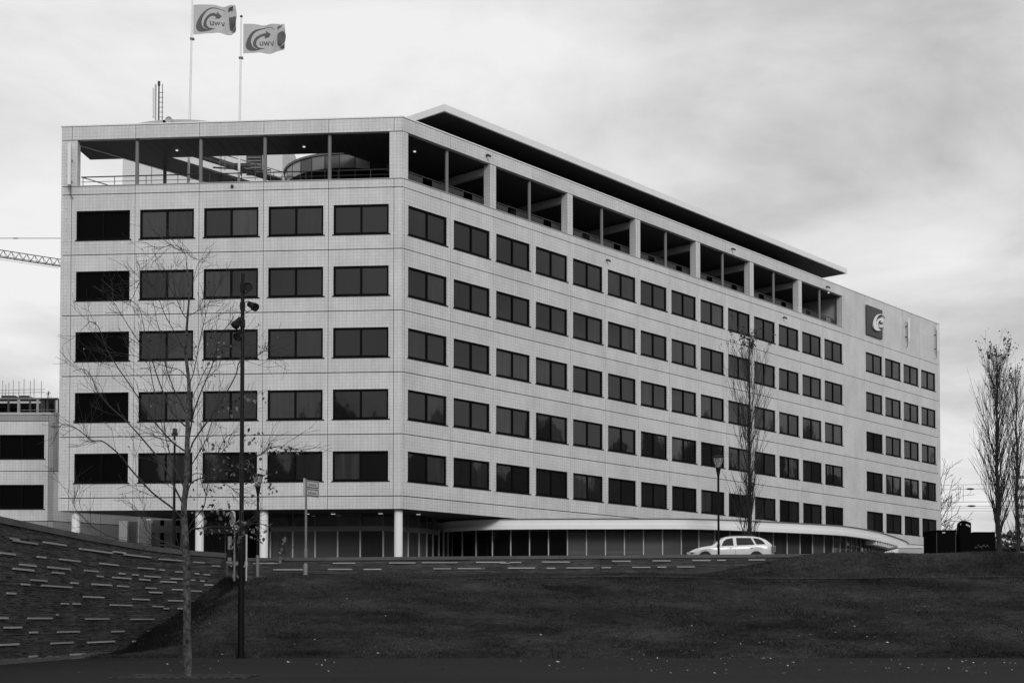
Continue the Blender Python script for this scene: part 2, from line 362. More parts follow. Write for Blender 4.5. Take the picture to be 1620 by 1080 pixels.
def stone_wall(label, curve, d0, d1, ztop, zbot, capz, joints, depth=.5, cap_h=.2, cap_len=1.25):
    root = empty('stone_wall', curve.pos(d0)+Vector((0,0,zbot(d0))), 0, label, 'stone wall')
    # core and stones
    n = int((d1-d0)/.5)+1; core = MB(); ds = np.linspace(d0, d1, n+1)
    for a, b in zip(ds, ds[1:]):
        A = curve.fr(a); B = curve.fr(b); za = ztop(a)-cap_h-.01; zb_ = ztop(b)-cap_h-.01
        q = [A@Vector((0,.09,zbot(a)-.4)), B@Vector((0,.09,zbot(b)-.4)), B@Vector((0,depth,zbot(b)-.4)), A@Vector((0,depth,zbot(a)-.4)),
             A@Vector((0,.09,za)), B@Vector((0,.09,zb_)), B@Vector((0,depth,zb_)), A@Vector((0,depth,za))]
        core.add(q, [(0,3,2,1),(4,5,6,7),(0,1,5,4),(1,2,6,5),(2,3,7,6),(3,0,4,7)])
    wobj('wall_core', core, M_CORE, root)
    st = MB(); zmin = min(zbot(d) for d in ds); zmax = max(ztop(d) for d in ds)-cap_h
    z = zmin-.3
    while z < zmax:
        h = random.choice([.03,.035,.04,.05,.055,.065,.085]); d = d0
        while d < d1:
            l = random.uniform(.15, .9); e_ = min(d+l, d1)
            for j in joints:
                if d < j-.001 < e_: e_ = j
            mid = (d+e_)/2; top = min(z+h, ztop(mid)-cap_h-.012)
            if top-z > .02 and z > zbot(mid)-.35:
                pr = random.choice([0,.005,.012,.02,.03]); g0 = .02 if any(abs(d-j)<.01 for j in joints) else .004
                A = curve.fr(d+g0/2); B = curve.fr(e_-g0/2)
                q = [A@Vector((0,.03-pr,z+.004)), B@Vector((0,.03-pr,z+.004)), B@Vector((0,.11,z+.004)), A@Vector((0,.11,z+.004)),
                     A@Vector((0,.03-pr,top-.003)), B@Vector((0,.03-pr,top-.003)), B@Vector((0,.11,top-.003)), A@Vector((0,.11,top-.003))]
                st.add(q, [(4,5,6,7),(0,1,5,4),(1,2,6,5),(3,0,4,7),(0,3,2,1)])
            d = e_
        z += h
    wobj('stones', st, M_SLATE, root, kind='stuff')
    d = d0
    while d < d1-.05:
        e_ = min(d+cap_len*random.uniform(.9,1.1), d1); c = MB()
        if d1-e_ < .4: e_ = d1
        A = curve.fr(d+.006); B = curve.fr(e_-.006); ka = capz
        za, zb_ = ztop(d), ztop(e_)
        q = [A@Vector((0,-.03,za-cap_h)), B@Vector((0,-.03,zb_-cap_h)), B@Vector((0,depth+.03,zb_-cap_h)), A@Vector((0,depth+.03,za-cap_h)),
             A@Vector((0,-.03,za)), B@Vector((0,-.03,zb_)), B@Vector((0,depth+.03,zb_)), A@Vector((0,depth+.03,za))]
        c.add(q, [(0,3,2,1),(4,5,6,7),(0,1,5,4),(1,2,6,5),(2,3,7,6),(3,0,4,7)])
        wobj('coping_stone', c, M_COPE, root); d = e_
    return root
def strips(root, curve, lst, hh=.062):
    for (dA, dB_, z) in lst:
        A = curve.fr(dA); B = curve.fr(dB_); c = MB()
        q = [A@Vector((0,-.035,z-hh/2)), B@Vector((0,-.035,z-hh/2)), B@Vector((0,.06,z-hh/2)), A@Vector((0,.06,z-hh/2)),
             A@Vector((0,-.035,z+hh/2)), B@Vector((0,-.035,z+hh/2)), B@Vector((0,.06,z+hh/2)), A@Vector((0,.06,z+hh/2))]
        c.add(q, [(0,3,2,1),(4,5,6,7),(0,1,5,4),(1,2,6,5),(2,3,7,6),(3,0,4,7)])
        wobj('pale_strip', c, M_STRIP, root)
cl = Curve([(p.x,p.y) for p in _w if p.y >= 36])
def zbl(d):
    P = cl.pos(d); return float(np.interp(P.y, [53.3,57.5,59,62.2,63.6,64.8,66.2], [0,.0,.44,1.36,1.94,2.73,3.66]))-.05
def hit(c, x):
    """distance along the wall that lies in the direction of picture column x"""
    r = (x-810)/FPX; best = None
    for i in range(len(c.p)-1):
        a, b = c.p[i], c.p[i+1]; fa = a.x-r*a.y; fb = b.x-r*b.y
        if fa*fb <= 0 and fa != fb: t = fa/(fa-fb); best = c.l[i]+t*(c.l[i+1]-c.l[i])
    return best
rootL = stone_wall('tall curved dark slate retaining wall with pale strips, at the left beside the tree', cl, 0, cl.len,
                   lambda d: wtop(cl.pos(d).y), zbl, 0, [hit(cl, 124), hit(cl, 209), hit(cl, 258)], depth=.45, cap_h=.22)
raw = """48 98 310;62 196 328;228 350 337;0 78 390;198 241 408;318 424 425;102 190 451;68 178 474;255 374 467;278 340 492;163 248 532;110 156 553;379 416 546;221 382 564;36 82 601;
327 366 656;389 428 657;0 42 733;149 277 734;22 116 783;158 201 809;307 425 806;0 102 874;273 391 865;158 201 937;422 597 375;602 668 382;656 803 401;528 630 446;450 522 482;515 550 510;
599 697 519;636 665 496;492 596 555;627 685 563;446 553 621;586 705 664;707 797 633;457 583 737;701 822 739;598 664 804;470 612 860;378 455 926;550 618 918;737 824 468;852 878 477;
708 738 502;743 800 528;770 856 512;777 833 573;797 864 596;859 942 540;845 978 423;933 980 487;911 982 524;920 982 581;898 978 640;815 872 671;875 902 682;950 976 682;1030 1090 436;
1130 1173 455;1038 1062 496;1087 1120 501;1017 1040 530;1068 1090 535;1020 1076 589;1090 1136 556;1036 1050 645;710 736 857;788 820 801;976 986 605;300 312 715"""
lst = []
for tok in raw.replace('\n','').split(';'):
    a, b, y = map(float, tok.split()); xa, xb, yy = a/3.376, b/3.376, 760+y/3.376
    da, db = hit(cl, max(xa, -8)), hit(cl, xb)
    if da is None or db is None or db <= da: continue
    Pm = cl.pos((da+db)/2); lst.append((da, db, at((xa+xb)/2, yy, Pm.y).z))
strips(rootL, cl, lst)
# foot stones at the base of the left wall
mb = MB(); d = cl.at_Y(42)
while d < cl.at_Y(57):
    l = random.uniform(.25,.5); mb.box(0,-.16,0,l-.02,.02,random.uniform(.10,.18), cl.fr(d+l/2) @ T(-l/2,0,0)); d += l
wobj('footing_stones', mb, M_COPE, rootL, kind='stuff')

cf = Curve([(-12.55,65.0),(-6,64.95),(2,64.9),(8,64.9),(15.5,65.0)])
zf = lambda d: float(np.interp(d, [0, cf.len], [4.42, 4.62]))
rootF = stone_wall('low dark slate wall with pale strips along the forecourt in front of the glazed ground floor', cf, 0, cf.len,
                   zf, lambda d: 3.3, 0, [hit(cf, 667), hit(cf, 950)], depth=.4, cap_h=.155, cap_len=1.9)
raw4 = """0 162 610;130 320 650;512 655 609;480 637 648;710 823 648;610 708 685;872 1043 607;895 1005 683;1083 1314 605;1155 1270 644;1312 1487 643;1430 1620 603;1083 1150 684"""
raw5 = """150 210 483;0 22 515;141 280 512;316 458 481;339 385 513;440 580 511;621 668 510;676 771 477;778 872 508;882 976 475;907 953 507;1008 1100 506;1087 1181 473;1215 1260 472;1375 1460 470;100 150 487"""
lst = []
for raw, sc, ox, oy in ((raw4, 4.05, 400, 740), (raw5, 3.24, 760, 740)):
    for tok in raw.split(';'):
        a, b, y = map(float, tok.split()); da, db = hit(cf, ox+a/sc), hit(cf, ox+b/sc)
        if da is None or db is None: continue
        lst.append((da, db, at(ox+(a+b)/2/sc, oy+y/sc, 64.95).z))
strips(rootF, cf, lst, .055)
# low block closing the gap between the two walls
mb = MB(); p = at(364, 900, 66.6); mb.box(-13.75,66.3,3.0,-12.6,66.8,at(364,895,66.6).z)
tag(wobj('step_block', mb, M_SLATE), 'low plain grey stone block in the gap between the two slate walls', 'stone block')

# ------------------------------------------------------------ main building
C0 = Vector((-6.047, 75.0, 0)); AA, BB = .0783, .716
dA = Vector((-math.cos(AA), math.sin(AA), 0)); dB = Vector((math.sin(BB), math.cos(BB), 0))
nA = Vector((-math.sin(AA), -math.cos(AA), 0)); nB = Vector((math.cos(BB), -math.sin(BB), 0))
MFA = T(*C0) @ RZ(-AA)                   # local x runs to the right, y into the building; face A lies at x < 0
MFB = T(*C0) @ RZ(PI/2-BB)
m_, eA, eB, eA2, eB2 = 3.6688, .4834, .1595, .6258, .725
Z1, HF, ZT, ZB = 25.386, 3.4209, 29.27, 7.55
LA = eA+5*m_+eA2; LB = eB+19*m_+eB2
SILL, OPEN = Z1+.475, 28.49
bld = empty('office_building', (C0.x, C0.y, GP), 0, 'large white tiled office building with rows of black windows and a jutting flat roof canopy', 'office building')
G = .030; GH = .05                                                   # joint width
_cache = {}
def solid_panel(wd, h, th=.12):
    k = ('s', round(wd,3), round(h,3), th)
    if k not in _cache:
        mb = MB(); mb.box(G/2,0,GH/2,wd-G/2,th,h-GH/2); _cache[k] = mb.mesh('cladding_panel')
    return _cache[k]
WX0, WX1, WZ0, WZ1 = .285, .285+3.10, .845, 2.49
def window_panel(wd, h):
    k = ('w', round(wd,3), round(h,3))
    if k not in _cache:
        mb = MB(); th = .12; x0,z0,x1,z1 = G/2,GH/2,wd-G/2,h-GH/2
        O = [(x0,z0),(x1,z0),(x1,z1),(x0,z1)]; I = [(WX0,WZ0),(WX1,WZ0),(WX1,WZ1),(WX0,WZ1)]
        vs = [(a,0,b) for a,b in O]+[(a,0,b) for a,b in I]+[(a,th,b) for a,b in O]+[(a,th,b) for a,b in I]
        fs = []
        for i in range(4):
            j=(i+1)%4; fs += [(i,j,4+j,4+i), (4+i,4+j,12+j,12+i), (j,i,8+i,8+j), (8+i,12+i,12+j,8+j)]
        mb.add(vs, fs); _cache[k] = mb.mesh('cladding_panel')
    return _cache[k]
def frame_mesh(wd=3.10, h=1.645):
    if 'fr' not in _cache:
        mb = MB(); t_ = .105; y0,y1 = .05,.17
        mb.box(0,y0,0,wd,y1,t_); mb.box(0,y0,h-t_,wd,y1,h); mb.box(0,y0,t_,t_,y1,h-t_); mb.box(wd-t_,y0,t_,wd,y1,h-t_)
        mb.box(wd/2-.055,y0,t_,wd/2+.055,y1,h-t_)
        _cache['fr'] = mb.mesh('window')
        mb = MB(); pw = wd/2-.055-t_; mb.box(0,0,0,pw,.02,h-2*t_); _cache['pane'] = mb.mesh('pane')
        mb = MB(); mb.box(0,0,0,pw,.02,h-2*t_); _cache['paneb'] = mb.mesh('pane')
        mb = MB(); mb.box(-.05,-.05,-.045,wd+.09,.17,-.002); _cache['sill'] = mb.mesh('sill')
        mb = MB(); mb.box(.01,.02,0,wd-.01,.05,h); _cache['black'] = mb.mesh('shutter')
    return _cache['fr']
def window(parent, M, black=False):
    fr = obj('window', frame_mesh(), M_FRAME, parent, M); wd, h, t_ = 3.10, 1.645, .105
    obj('pane', _cache['paneb' if black else 'pane'], M_BLIND if black else M_GLASS, fr, M @ T(t_, .11, t_))
    obj('pane', _cache['paneb' if black else 'pane'], M_BLIND if black else M_GLASS, fr, M @ T(wd/2+.055, .11, t_))
    obj('sill', _cache['sill'], M_FRAME, fr, M)
    return fr
def panel(parent, MF, x, z, wd, h, th=.12, win=False, mt=None, black=False):
    me = window_panel(wd, h) if win else solid_panel(wd, h, th)
    o = obj('cladding_panel', me, mt or M_TILE, parent, MF @ T(x, 0, z))
    if win: window(parent, MF @ T(x+WX0, 0, z+WZ0), black)
    return o
# floors 1-5
for i in range(5):
    z = Z1-(i+1)*HF
    panel(bld, MFA, -eA, z, eA, HF); panel(bld, MFA, -LA, z, eA2, HF)
    for k in range(5): panel(bld, MFA, -(eA+(k+1)*m_), z, m_, HF, win=True, black=(k == 4))
    panel(bld, MFB, 0, z, eB, HF); panel(bld, MFB, LB-eB2, z, eB2, HF)
    for k in range(19): panel(bld, MFB, eB+k*m_, z, m_, HF, win=(k != 14))
# bottom band
hb = (Z1-5*HF)-ZB
panel(bld, MFA, -eA, ZB, eA, hb); panel(bld, MFA, -LA, ZB, eA2, hb)
for k in range(5): panel(bld, MFA, -(eA+(k+1)*m_), ZB, m_, hb)
panel(bld, MFB, 0, ZB, eB, hb); panel(bld, MFB, LB-eB2, ZB, eB2, hb)
for k in range(19): panel(bld, MFB, eB+k*m_, ZB, m_, hb)
# ground-floor part of face B right of the pavilion
for k in range(14, 19): panel(bld, MFB, eB+k*m_, GP, m_, ZB-GP)
panel(bld, MFB, LB-eB2, GP, eB2, ZB-GP)
# terrace level
TS = SILL-Z1; TF = ZT-OPEN
panel(bld, MFA, -eA, Z1, eA, TS, .3); panel(bld, MFA, -LA, Z1, eA2, TS, .3)
panel(bld, MFA, -eA, OPEN, eA, TF, .3); panel(bld, MFA, -LA, OPEN, eA2, TF, .3)
for k in range(5):
    panel(bld, MFA, -(eA+(k+1)*m_), Z1, m_, TS, .3); panel(bld, MFA, -(eA+(k+1)*m_), OPEN, m_, TF, .3)
panel(bld, MFA, -.752, SILL, .752, OPEN-SILL, .45); panel(bld, MFA, -LA, SILL, LA-18.5, OPEN-SILL, .45)
panel(bld, MFB, 0, Z1, eB, TS, .3); panel(bld, MFB, 0, OPEN, eB, TF, .3)
for k in range(14):
    panel(bld, MFB, eB+k*m_, Z1, m_, TS, .3); panel(bld, MFB, eB+k*m_, OPEN, m_, TF, .3)
for k in range(14, 19): panel(bld, MFB, eB+k*m_, Z1, m_, ZT-Z1)
panel(bld, MFB, LB-eB2, Z1, eB2, ZT-Z1)
panel(bld, MFB, .0, SILL, eB+.28, OPEN-SILL, .45)
for j in range(1, 8):
    x = eB+2*j*m_
    panel(bld, MFB, x-.28, SILL, .28, OPEN-SILL, .5)
    if j < 7: panel(bld, MFB, x, SILL, .28, OPEN-SILL, .5)
# copings
mb = MB(); mb.box(-LA-.03,-.03,ZT,.0,.35,ZT+.07); mb.build('coping', M_WHITE, bld, MFA)
mb = MB(); mb.box(.02,-.03,ZT+.002,LB+.03,.35,ZT+.072); mb.build('coping', M_WHITE, bld, MFB)
mb = MB(); mb.box(-18.5,-.03,SILL,-.752,.33,SILL+.035); mb.build('terrace_ledge', M_STEELW, bld, MFA)
for j in range(7):
    mb = MB(); mb.box(eB+2*j*m_+.28,-.03,SILL,eB+(2*j+2)*m_-.28,.33,SILL+.035); mb.build('terrace_ledge', M_STEELW, bld, MFB)
# cores behind the cladding
mb = MB(); mb.box(-LA+.05,.2,ZB+.03,-.15,.5,Z1-.01); mb.build('wall_core', M_CORE, bld, MFA)
mb = MB(); mb.box(.02,.2,ZB+.03,LB-.05,.5,Z1-.01); mb.build('wall_core', M_CORE, bld, MFB)
mb = MB(); mb.box(eB+14*m_+.1,.2,Z1,LB-.05,.5,ZT-.01); mb.build('wall_core', M_CORE, bld, MFB)
mb = MB(); mb.box(eB+14*m_+.1,.2,GP,LB-.05,.5,ZB+.02); mb.build('wall_core', M_CORE, bld, MFB)
def ptA(s, d): return C0+dA*s-nA*d           # s metres left of the corner, d into the building
def ptB(s, d): return C0+dB*s-nB*d
AE = ptA(LA, 0); BE = ptB(LB, 0)
# outer walls that the photograph does not face (closing the volume)
def quadwall(name, P, Q, z0, z1, m, th=.3):
    d = (Q-P); Lq = d.length; M = T(P.x,P.y,0) @ RZ(math.atan2(d.y, d.x)); mb = MB(); mb.box(0,0,z0,Lq,th,z1)
    return mb.build(name, m, bld, M)
AR = AE+dB*LB
quadwall('end_wall', BE-nB*.15, BE-nB*15, GP, ZT, M_TILE)
quadwall('side_wall', AE+dB*.3+dA*-.02, AR, ZB, SILL, M_TILE)
quadwall('rear_wall', AR, BE-nB*15, GP, SILL, M_TILE)
# underside and terrace deck
foot = [ptA(.1,.25), ptA(LA-.25,.25), AE+dB*LB-dA*.2, BE-nB*.3]
mb = MB(); mb.prism([(p.x,p.y) for p in foot], ZB+.02, ZB+.25); wobj('underside', mb, M_SOFFIT, bld)
mb = MB(); mb.prism([(p.x,p.y) for p in foot], SILL-.3, SILL-.12); wobj('terrace_deck', mb, M_FLOOR, bld)
# ceilings over the terrace ring with board joints
def boards(name, P, Q, depth, z, step=.32, extra=None):
    """boards laid from line P-Q inwards"""
    d = (Q-P); Ln = d.length; u = d.normalized(); n_ = Vector((-u.y, u.x, 0))
    return P, u, n_, Ln
mbc = MB()
M_ = MFA
x = -LA+.35
while x < -.4:
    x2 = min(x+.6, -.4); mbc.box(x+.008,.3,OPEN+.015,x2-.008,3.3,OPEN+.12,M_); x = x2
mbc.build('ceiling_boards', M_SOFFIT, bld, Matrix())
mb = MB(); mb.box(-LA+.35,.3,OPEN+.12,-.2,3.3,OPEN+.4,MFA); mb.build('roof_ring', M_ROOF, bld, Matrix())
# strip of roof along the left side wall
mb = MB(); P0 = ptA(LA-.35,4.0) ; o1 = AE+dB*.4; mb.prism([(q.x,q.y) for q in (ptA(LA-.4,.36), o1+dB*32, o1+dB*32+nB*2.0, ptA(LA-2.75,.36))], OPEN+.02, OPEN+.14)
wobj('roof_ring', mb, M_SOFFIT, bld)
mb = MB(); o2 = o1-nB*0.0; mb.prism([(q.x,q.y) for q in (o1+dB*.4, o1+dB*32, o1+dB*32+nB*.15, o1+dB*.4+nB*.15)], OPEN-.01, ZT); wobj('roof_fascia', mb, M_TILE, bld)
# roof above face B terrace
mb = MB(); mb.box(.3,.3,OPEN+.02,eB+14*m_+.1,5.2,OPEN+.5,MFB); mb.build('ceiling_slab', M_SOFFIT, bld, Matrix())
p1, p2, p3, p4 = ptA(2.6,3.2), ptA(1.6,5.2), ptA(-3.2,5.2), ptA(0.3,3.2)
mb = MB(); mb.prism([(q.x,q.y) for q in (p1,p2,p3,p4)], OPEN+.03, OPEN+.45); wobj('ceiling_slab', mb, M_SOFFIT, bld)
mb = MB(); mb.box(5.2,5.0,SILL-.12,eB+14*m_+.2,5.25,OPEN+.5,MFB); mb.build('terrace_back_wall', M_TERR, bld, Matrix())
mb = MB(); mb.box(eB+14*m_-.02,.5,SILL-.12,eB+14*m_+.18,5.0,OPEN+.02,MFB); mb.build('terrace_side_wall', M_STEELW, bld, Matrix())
for j in range(1, 7):
    x = eB+2*j*m_
    mb = MB(); mb.box(x-.14,.52,OPEN-.50,x+.14,4.9,OPEN-.08); mb.build('beam', M_STEELW, bld, MFB)
# slender round columns
ccol = MB(); ccol.cyl(0,0,0,OPEN-SILL-.05,.105,14); ccm = ccol.mesh('terrace_column', True)
for k in range(1, 5): obj('terrace_column', ccm, M_GREY, bld, MFA @ T(-(eA+k*m_), .28, SILL+.035))
for k in range(0, 7): obj('terrace_column', ccm, M_GREY, bld, MFB @ T(eB+(2*k+1)*m_, .3, SILL+.035))
for s_ in (6.2, 10.2): 
    q = AE+dB*s_+nB*1.0
    obj('terrace_column', ccm, M_DARK, bld, T(q.x, q.y, SILL+.0))
# railings
mb = MB()
for z_, r_ in ((.70,.034),(.42,.016),(.16,.026)): mb.tube([(-18.5,.55,SILL+z_),(-.75,.55,SILL+z_)], r_, 6)
x = -18.4
while x < -.8: mb.box(x-.015,.535,SILL-.1,x+.015,.565,SILL+.70); x += m_/2
mb.tube([(-18.5,.6,SILL+.72),(-16.4,.6,SILL+.05)], .03, 6)
mb.build('railing', M_DARK, bld, MFA)
for j in range(7):
    x0 = eB+2*j*m_+.28; x1 = eB+(2*j+2)*m_-.28
    mb = MB(); 
    for z_ in (.74, .12): mb.tube([(x0,.6,SILL+z_),(x1,.6,SILL+z_)], .028, 6)
    npst = 8
    for i in range(npst+1):
        xx = x0+(x1-x0)*i/npst; mb.box(xx-.018,.585,SILL-.1,xx+.018,.615,SILL+.74)
    rl = mb.build('railing', M_RAIL, bld, MFB)
    for i in (0, 1, 3, 4, 5, 7):
        xx = x0+(x1-x0)*i/npst; a = MB(); a.box(xx+.05,.595,SILL+.16,x0+(x1-x0)*(i+1)/npst-.05,.607,SILL+.66)
        a.build('infill_panel', M_DARK, rl, MFB)
# ceiling lamps that are lit
for (x, y, Y) in ((280,231,78.1),(481,225.5,77.5),(656,234,78.3),(1311,473.6,112.5)):
    q = at(x, y, Y); z = OPEN-.0
    mb = MB(); mb.cyl(0,0,-.03,.012,.075,12); mb.build('ceiling_lamp', M_LAMP, bld, T(q.x, q.y, z))
# small cameras/lights on the facade
for (x, z_) in ((6.9, 28.9), (2*m_+.3+11, 25.0), (34, 28.9), (41.5, 25.05), (eB+14*m_-3, 28.75)):
    mb = MB(); mb.box(-.05,-.16,-.05,.05,0,.06); mb.tube([(0,-.14,0),(0.02,-.32,-.12)], .06, 8); mb.build('facade_spotlight', M_DARK, bld, MFB @ T(x,0,z_))
mb = MB(); mb.box(-.07,-.1,-.07,.07,0,.07); mb.build('facade_sensor', M_DARK, bld, MFA @ T(-9.6,0,Z1+.25))
# jointing screws beside the corners: a dotted line down the cladding
mb = MB()
for i in range(34):
    z = ZB+.3+i*.62
    mb.box(-.013,-.012,z,.013,.0,z+.035, MFB @ T(eB-.03,0,0)); mb.box(-.013,-.012,z,.013,0,z+.035, MFA @ T(-LA+.33,0,0))
mb.build('fixing_screws', M_DARK, bld, Matrix(), kind='stuff')

# roof canopy
CZ0, CZ1 = 30.55, 30.95; cs0, cs1, cdp = 3.31, 52.15, 8.5
mb = MB(); t_ = .12
mb.box(cs0,-.02,CZ0,cs1,t_,CZ1); mb.box(cs0,cdp-t_,CZ0,cs1,cdp,CZ1); mb.box(cs0,t_,CZ0,cs0+t_,cdp-t_,CZ1); mb.box(cs1-t_,t_,CZ0,cs1,cdp-t_,CZ1)
can = mb.build('roof_canopy', M_WHITE, bld, MFB)
mb = MB(); mb.box(cs0+t_,t_,CZ0+.03,cs1-t_,cdp-t_,CZ0+.1); mb.build('canopy_soffit', M_SOFFIT, can, MFB)
mb = MB(); mb.box(cs0+t_,t_,CZ1-.1,cs1-t_,cdp-t_,CZ1-.02); mb.build('canopy_top', M_ROOF, can, MFB)
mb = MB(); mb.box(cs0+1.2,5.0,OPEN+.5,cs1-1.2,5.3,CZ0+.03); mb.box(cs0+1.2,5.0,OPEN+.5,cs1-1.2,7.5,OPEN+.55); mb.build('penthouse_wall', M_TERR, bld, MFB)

# glazed rotunda on the terrace
DC = Vector((-9.7, 84.2, 0)); DR = 4.3; nseg = 30; RH = at(560,238,79.9).z-(SILL-.12)
mb = MB(); mb.cyl(0,0,0,2.4,DR-.12,60); rot = mb.build('rotunda', M_TERR, bld, T(DC.x,DC.y,SILL-.12), smooth=True)
mb = MB(); mb.lathe([(DR-.3,RH-.2),(DR+.12,RH-.2),(DR+.14,RH-.08),(DR-.2,RH),(0,RH+.1)], 60); mb.cyl(0,0,2.3,RH-.1,DR-.15,60); mb.build('rotunda_roof', M_GREY, rot, T(DC.x,DC.y,SILL-.15), smooth=True)
M_G2 = mat('rotunda_grey_glass', .20, .12, .08, .8, rnd=.8)
ang = 2*PI/nseg; hw = DR*math.tan(ang/2)
mb = MB(); mb.box(-hw+.03,-.03,0,hw-.03,.03,RH-.2-2.3); up = mb.mesh('glass_panel')
mb = MB(); mb.box(-hw+.03,-.03,0,hw-.03,.03,2.15); lo = mb.mesh('glass_pane')
mb = MB(); mb.box(-.035,-.06,0,.035,.04,RH-.2); mu = mb.mesh('mullion')
for k in range(nseg):
    a = k*ang; M = T(DC.x,DC.y,SILL-.1) @ RZ(a) @ T(0,-DR,0)
    obj('glass_panel', up, M_G2, rot, M @ T(0,0,2.3)); obj('glass_pane', lo, M_BLIND, rot, M @ T(0,0,.1))
    obj('mullion', mu, M_DARK, rot, T(DC.x,DC.y,SILL-.1) @ RZ(a+ang/2) @ T(0,-DR,0))
mb = MB()
for z_ in (.75, 1.25): mb.tube([(DC.x+(DR+.7)*math.sin(a), DC.y-(DR+.7)*math.cos(a), SILL-.1+z_) for a in np.linspace(-1.4,1.4,40)], .025, 5)
for a in np.linspace(-1.4,1.4,15): mb.box(-.02,-.02,0,.02,.02,1.25, T(DC.x+(DR+.7)*math.sin(a), DC.y-(DR+.7)*math.cos(a), SILL-.12))
wobj('railing', mb, M_GREY, bld)
mb = MB()
mb.tube([at(474,240,84), at(480,218,84.0)], .04, 5); mb.tube([at(474,240,84), at(500,233,84)], .03, 5); mb.tube([at(488,242,84), at(488,235,84)], .03, 5)
wobj('roof_stay', mb, M_GREY, bld)

# low curved rooflight behind the parapet
a_, b_ = at(205,194,77.4), at(362,194,77.4); pr = []
for i in range(21):
    t = i/20; ze_ = at(222,203,77.4).z; zm_ = at(286,189,77.4).z; pr.append((a_.x+(b_.x-a_.x)*t, ze_+(zm_-ze_)*math.sin(PI*t)**.45))
mb = MB(); n = len(pr)
vs = [(x,77.4,z) for x,z in pr]+[(x,78.9,z) for x,z in pr]+[(x,77.4,OPEN+.45) for x,z in pr]+[(x,78.9,OPEN+.45) for x,z in pr]
fs = []
for i in range(n-1): fs += [(i,i+1,n+i+1,n+i),(i+1,i,2*n+i,2*n+i+1),(n+i,n+i+1,3*n+i+1,3*n+i)]
mb.add(vs, fs); mb.build('curved_rooflight', M_STEELW, bld, Matrix(), smooth=True)

# lobby glazing below face A
zu = ZB+.02
mb = MB()
for x in (119, 315, 417, 630):
    r_ = (x-810)/FPX; 
    # on a line parallel to face A, .45 m inside
    s_ = 0; 
    A0 = ptA(0,.48); t = (A0.x-r_*A0.y)/(dA.x*-1+r_*dA.y) if False else None
    lo_, hi_ = -2.0, 21.0
    for _ in range(40):
        md = (lo_+hi_)/2; q = ptA(md,.48)
        if q.x/q.y > r_: lo_ = md
        else: hi_ = md
    q = ptA(lo_,.48); c = MB(); c.cyl(0,0,0,zu-GP,.235,28); c.build('round_column', M_WHITE, bld, T(q.x,q.y,GP), smooth=True)
def glazing(path, z0, zt0, zt1, z1, width, mlight=True, upper=True, matl=None):
    """glass wall along a polyline with lower panes, a transom panel and upper panes"""
    c = Curve([(p[0],p[1]) for p in path]); n = max(1, round(c.len/width)); wdt = c.len/n
    for i in range(n):
        A = c.pos(i*wdt); B = c.pos((i+1)*wdt); d = B-A; M = T(A.x,A.y,0) @ RZ(math.atan2(d.y,d.x)); Lq = d.length
        mb = MB(); mb.box(.04,0,z0,Lq-.04,.03,zt0); mb.build('glass_pane', rg.choice([M_LG[0],M_LG[0],M_LG[1],M_LGL]) if A.x > -14.5 and A.x < -5 else M_LGL, bld, M)
        if zt1 > zt0: mb = MB(); mb.box(.005,-.02,zt0,Lq-.005,.06,zt1); mb.build('transom_panel', M_GREY, bld, M)
        if upper: mb = MB(); mb.box(.03,0,zt1,Lq-.03,.03,z1); mb.build('glass_pane', M_LG[3] if A.x < -6.5 else M_LGL, bld, M)
        mb = MB(); mb.box(-.04,-.05,z0,.04,.05,zt0-.001); mb.build('mullion', M_STEELW if mlight else M_GREY, bld, M)
        if upper: mb = MB(); mb.box(-.025,-.04,zt1+.001,.025,.05,z1); mb.build('mullion', M_GREY, bld, M)
    mb = MB()
M_LGL = glass_mat('lobby_glass', .016, 1.62, .05, .16)
M_LG = [glass_mat('lobby_glass_grey', .040, 1.62, .05, .12, (.3,.3,5)), glass_mat('lobby_glass_light', .07, 1.62, .05, .10, (.3,.3,5)), glass_mat('lobby_glass_dark', .004, 1.5, .05, .0), glass_mat('lobby_glass_upper', .030, 2.0, .06, .2, (.5,.5,3))]
rg = random.Random(12)
zt0 = at(520,839.5,78.3).z; zt1 = at(520,831.5,78.3).z
g0 = at(428,850,78.9); g1 = at(606,850,78.2); g2 = at(626,850,78.6); g3 = at(668,850,80.2); g4 = at(694,850,82.4)
glazing([g0, g1], GP, zt0, zt1, zu, 1.27); glazing([g1, g2, g3, g4], GP, zt0, zt1, zu, .95)
# entrance parts left of the lobby glazing
g5 = at(322,850,80.6); glazing([g5, at(392,850,80.4)], GP, zt0, zt1, zu, 1.27, False)
def slab(name, x0, x1, Y, z0, z1, m, th=.25):
    a = at(x0,850,Y); b = at(x1,850,Y); mb = MB(); mb.box(a.x,Y,z0,b.x,Y+th,z1); return wobj(name, mb, m, bld)
slab('entrance_panel', 188, 201, 84.0, GP, ZB, M_WHITE); slab('entrance_panel', 201.3, 216, 84.5, GP, ZB, M_GREY); slab('entrance_post', 217.8, 220.3, 82.0, GP, ZB, M_WHITE, .12)
slab('entrance_panel', 221.5, 239.5, 83.0, GP, ZB-.2, M_STEELW); slab('entrance_frame', 240, 292, 82.6, at(260,842,82.6).z, at(260,831,82.6).z, M_GREY, .2)
slab('entrance_panel', 241, 253, 83.2, GP, ZB, M_GREY); slab('glass_door', 254, 259, 83.2, GP, ZB, M_BLIND); slab('entrance_panel', 260, 272, 83.2, GP, ZB, M_GREY)
slab('glass_door', 273, 284, 83.2, GP, ZB, M_BLIND); slab('entrance_panel', 285, 292, 83.2, GP, ZB, M_GREY); slab('glass_door', 293, 318, 83.2, GP, ZB, M_GLASS)
slab('entrance_post', 285.9, 287.4, 82.4, GP, ZB-.6, M_STEELW, .1)
slab('lobby_wall', 392, 432, 83.5, GP, ZB, M_TERR)
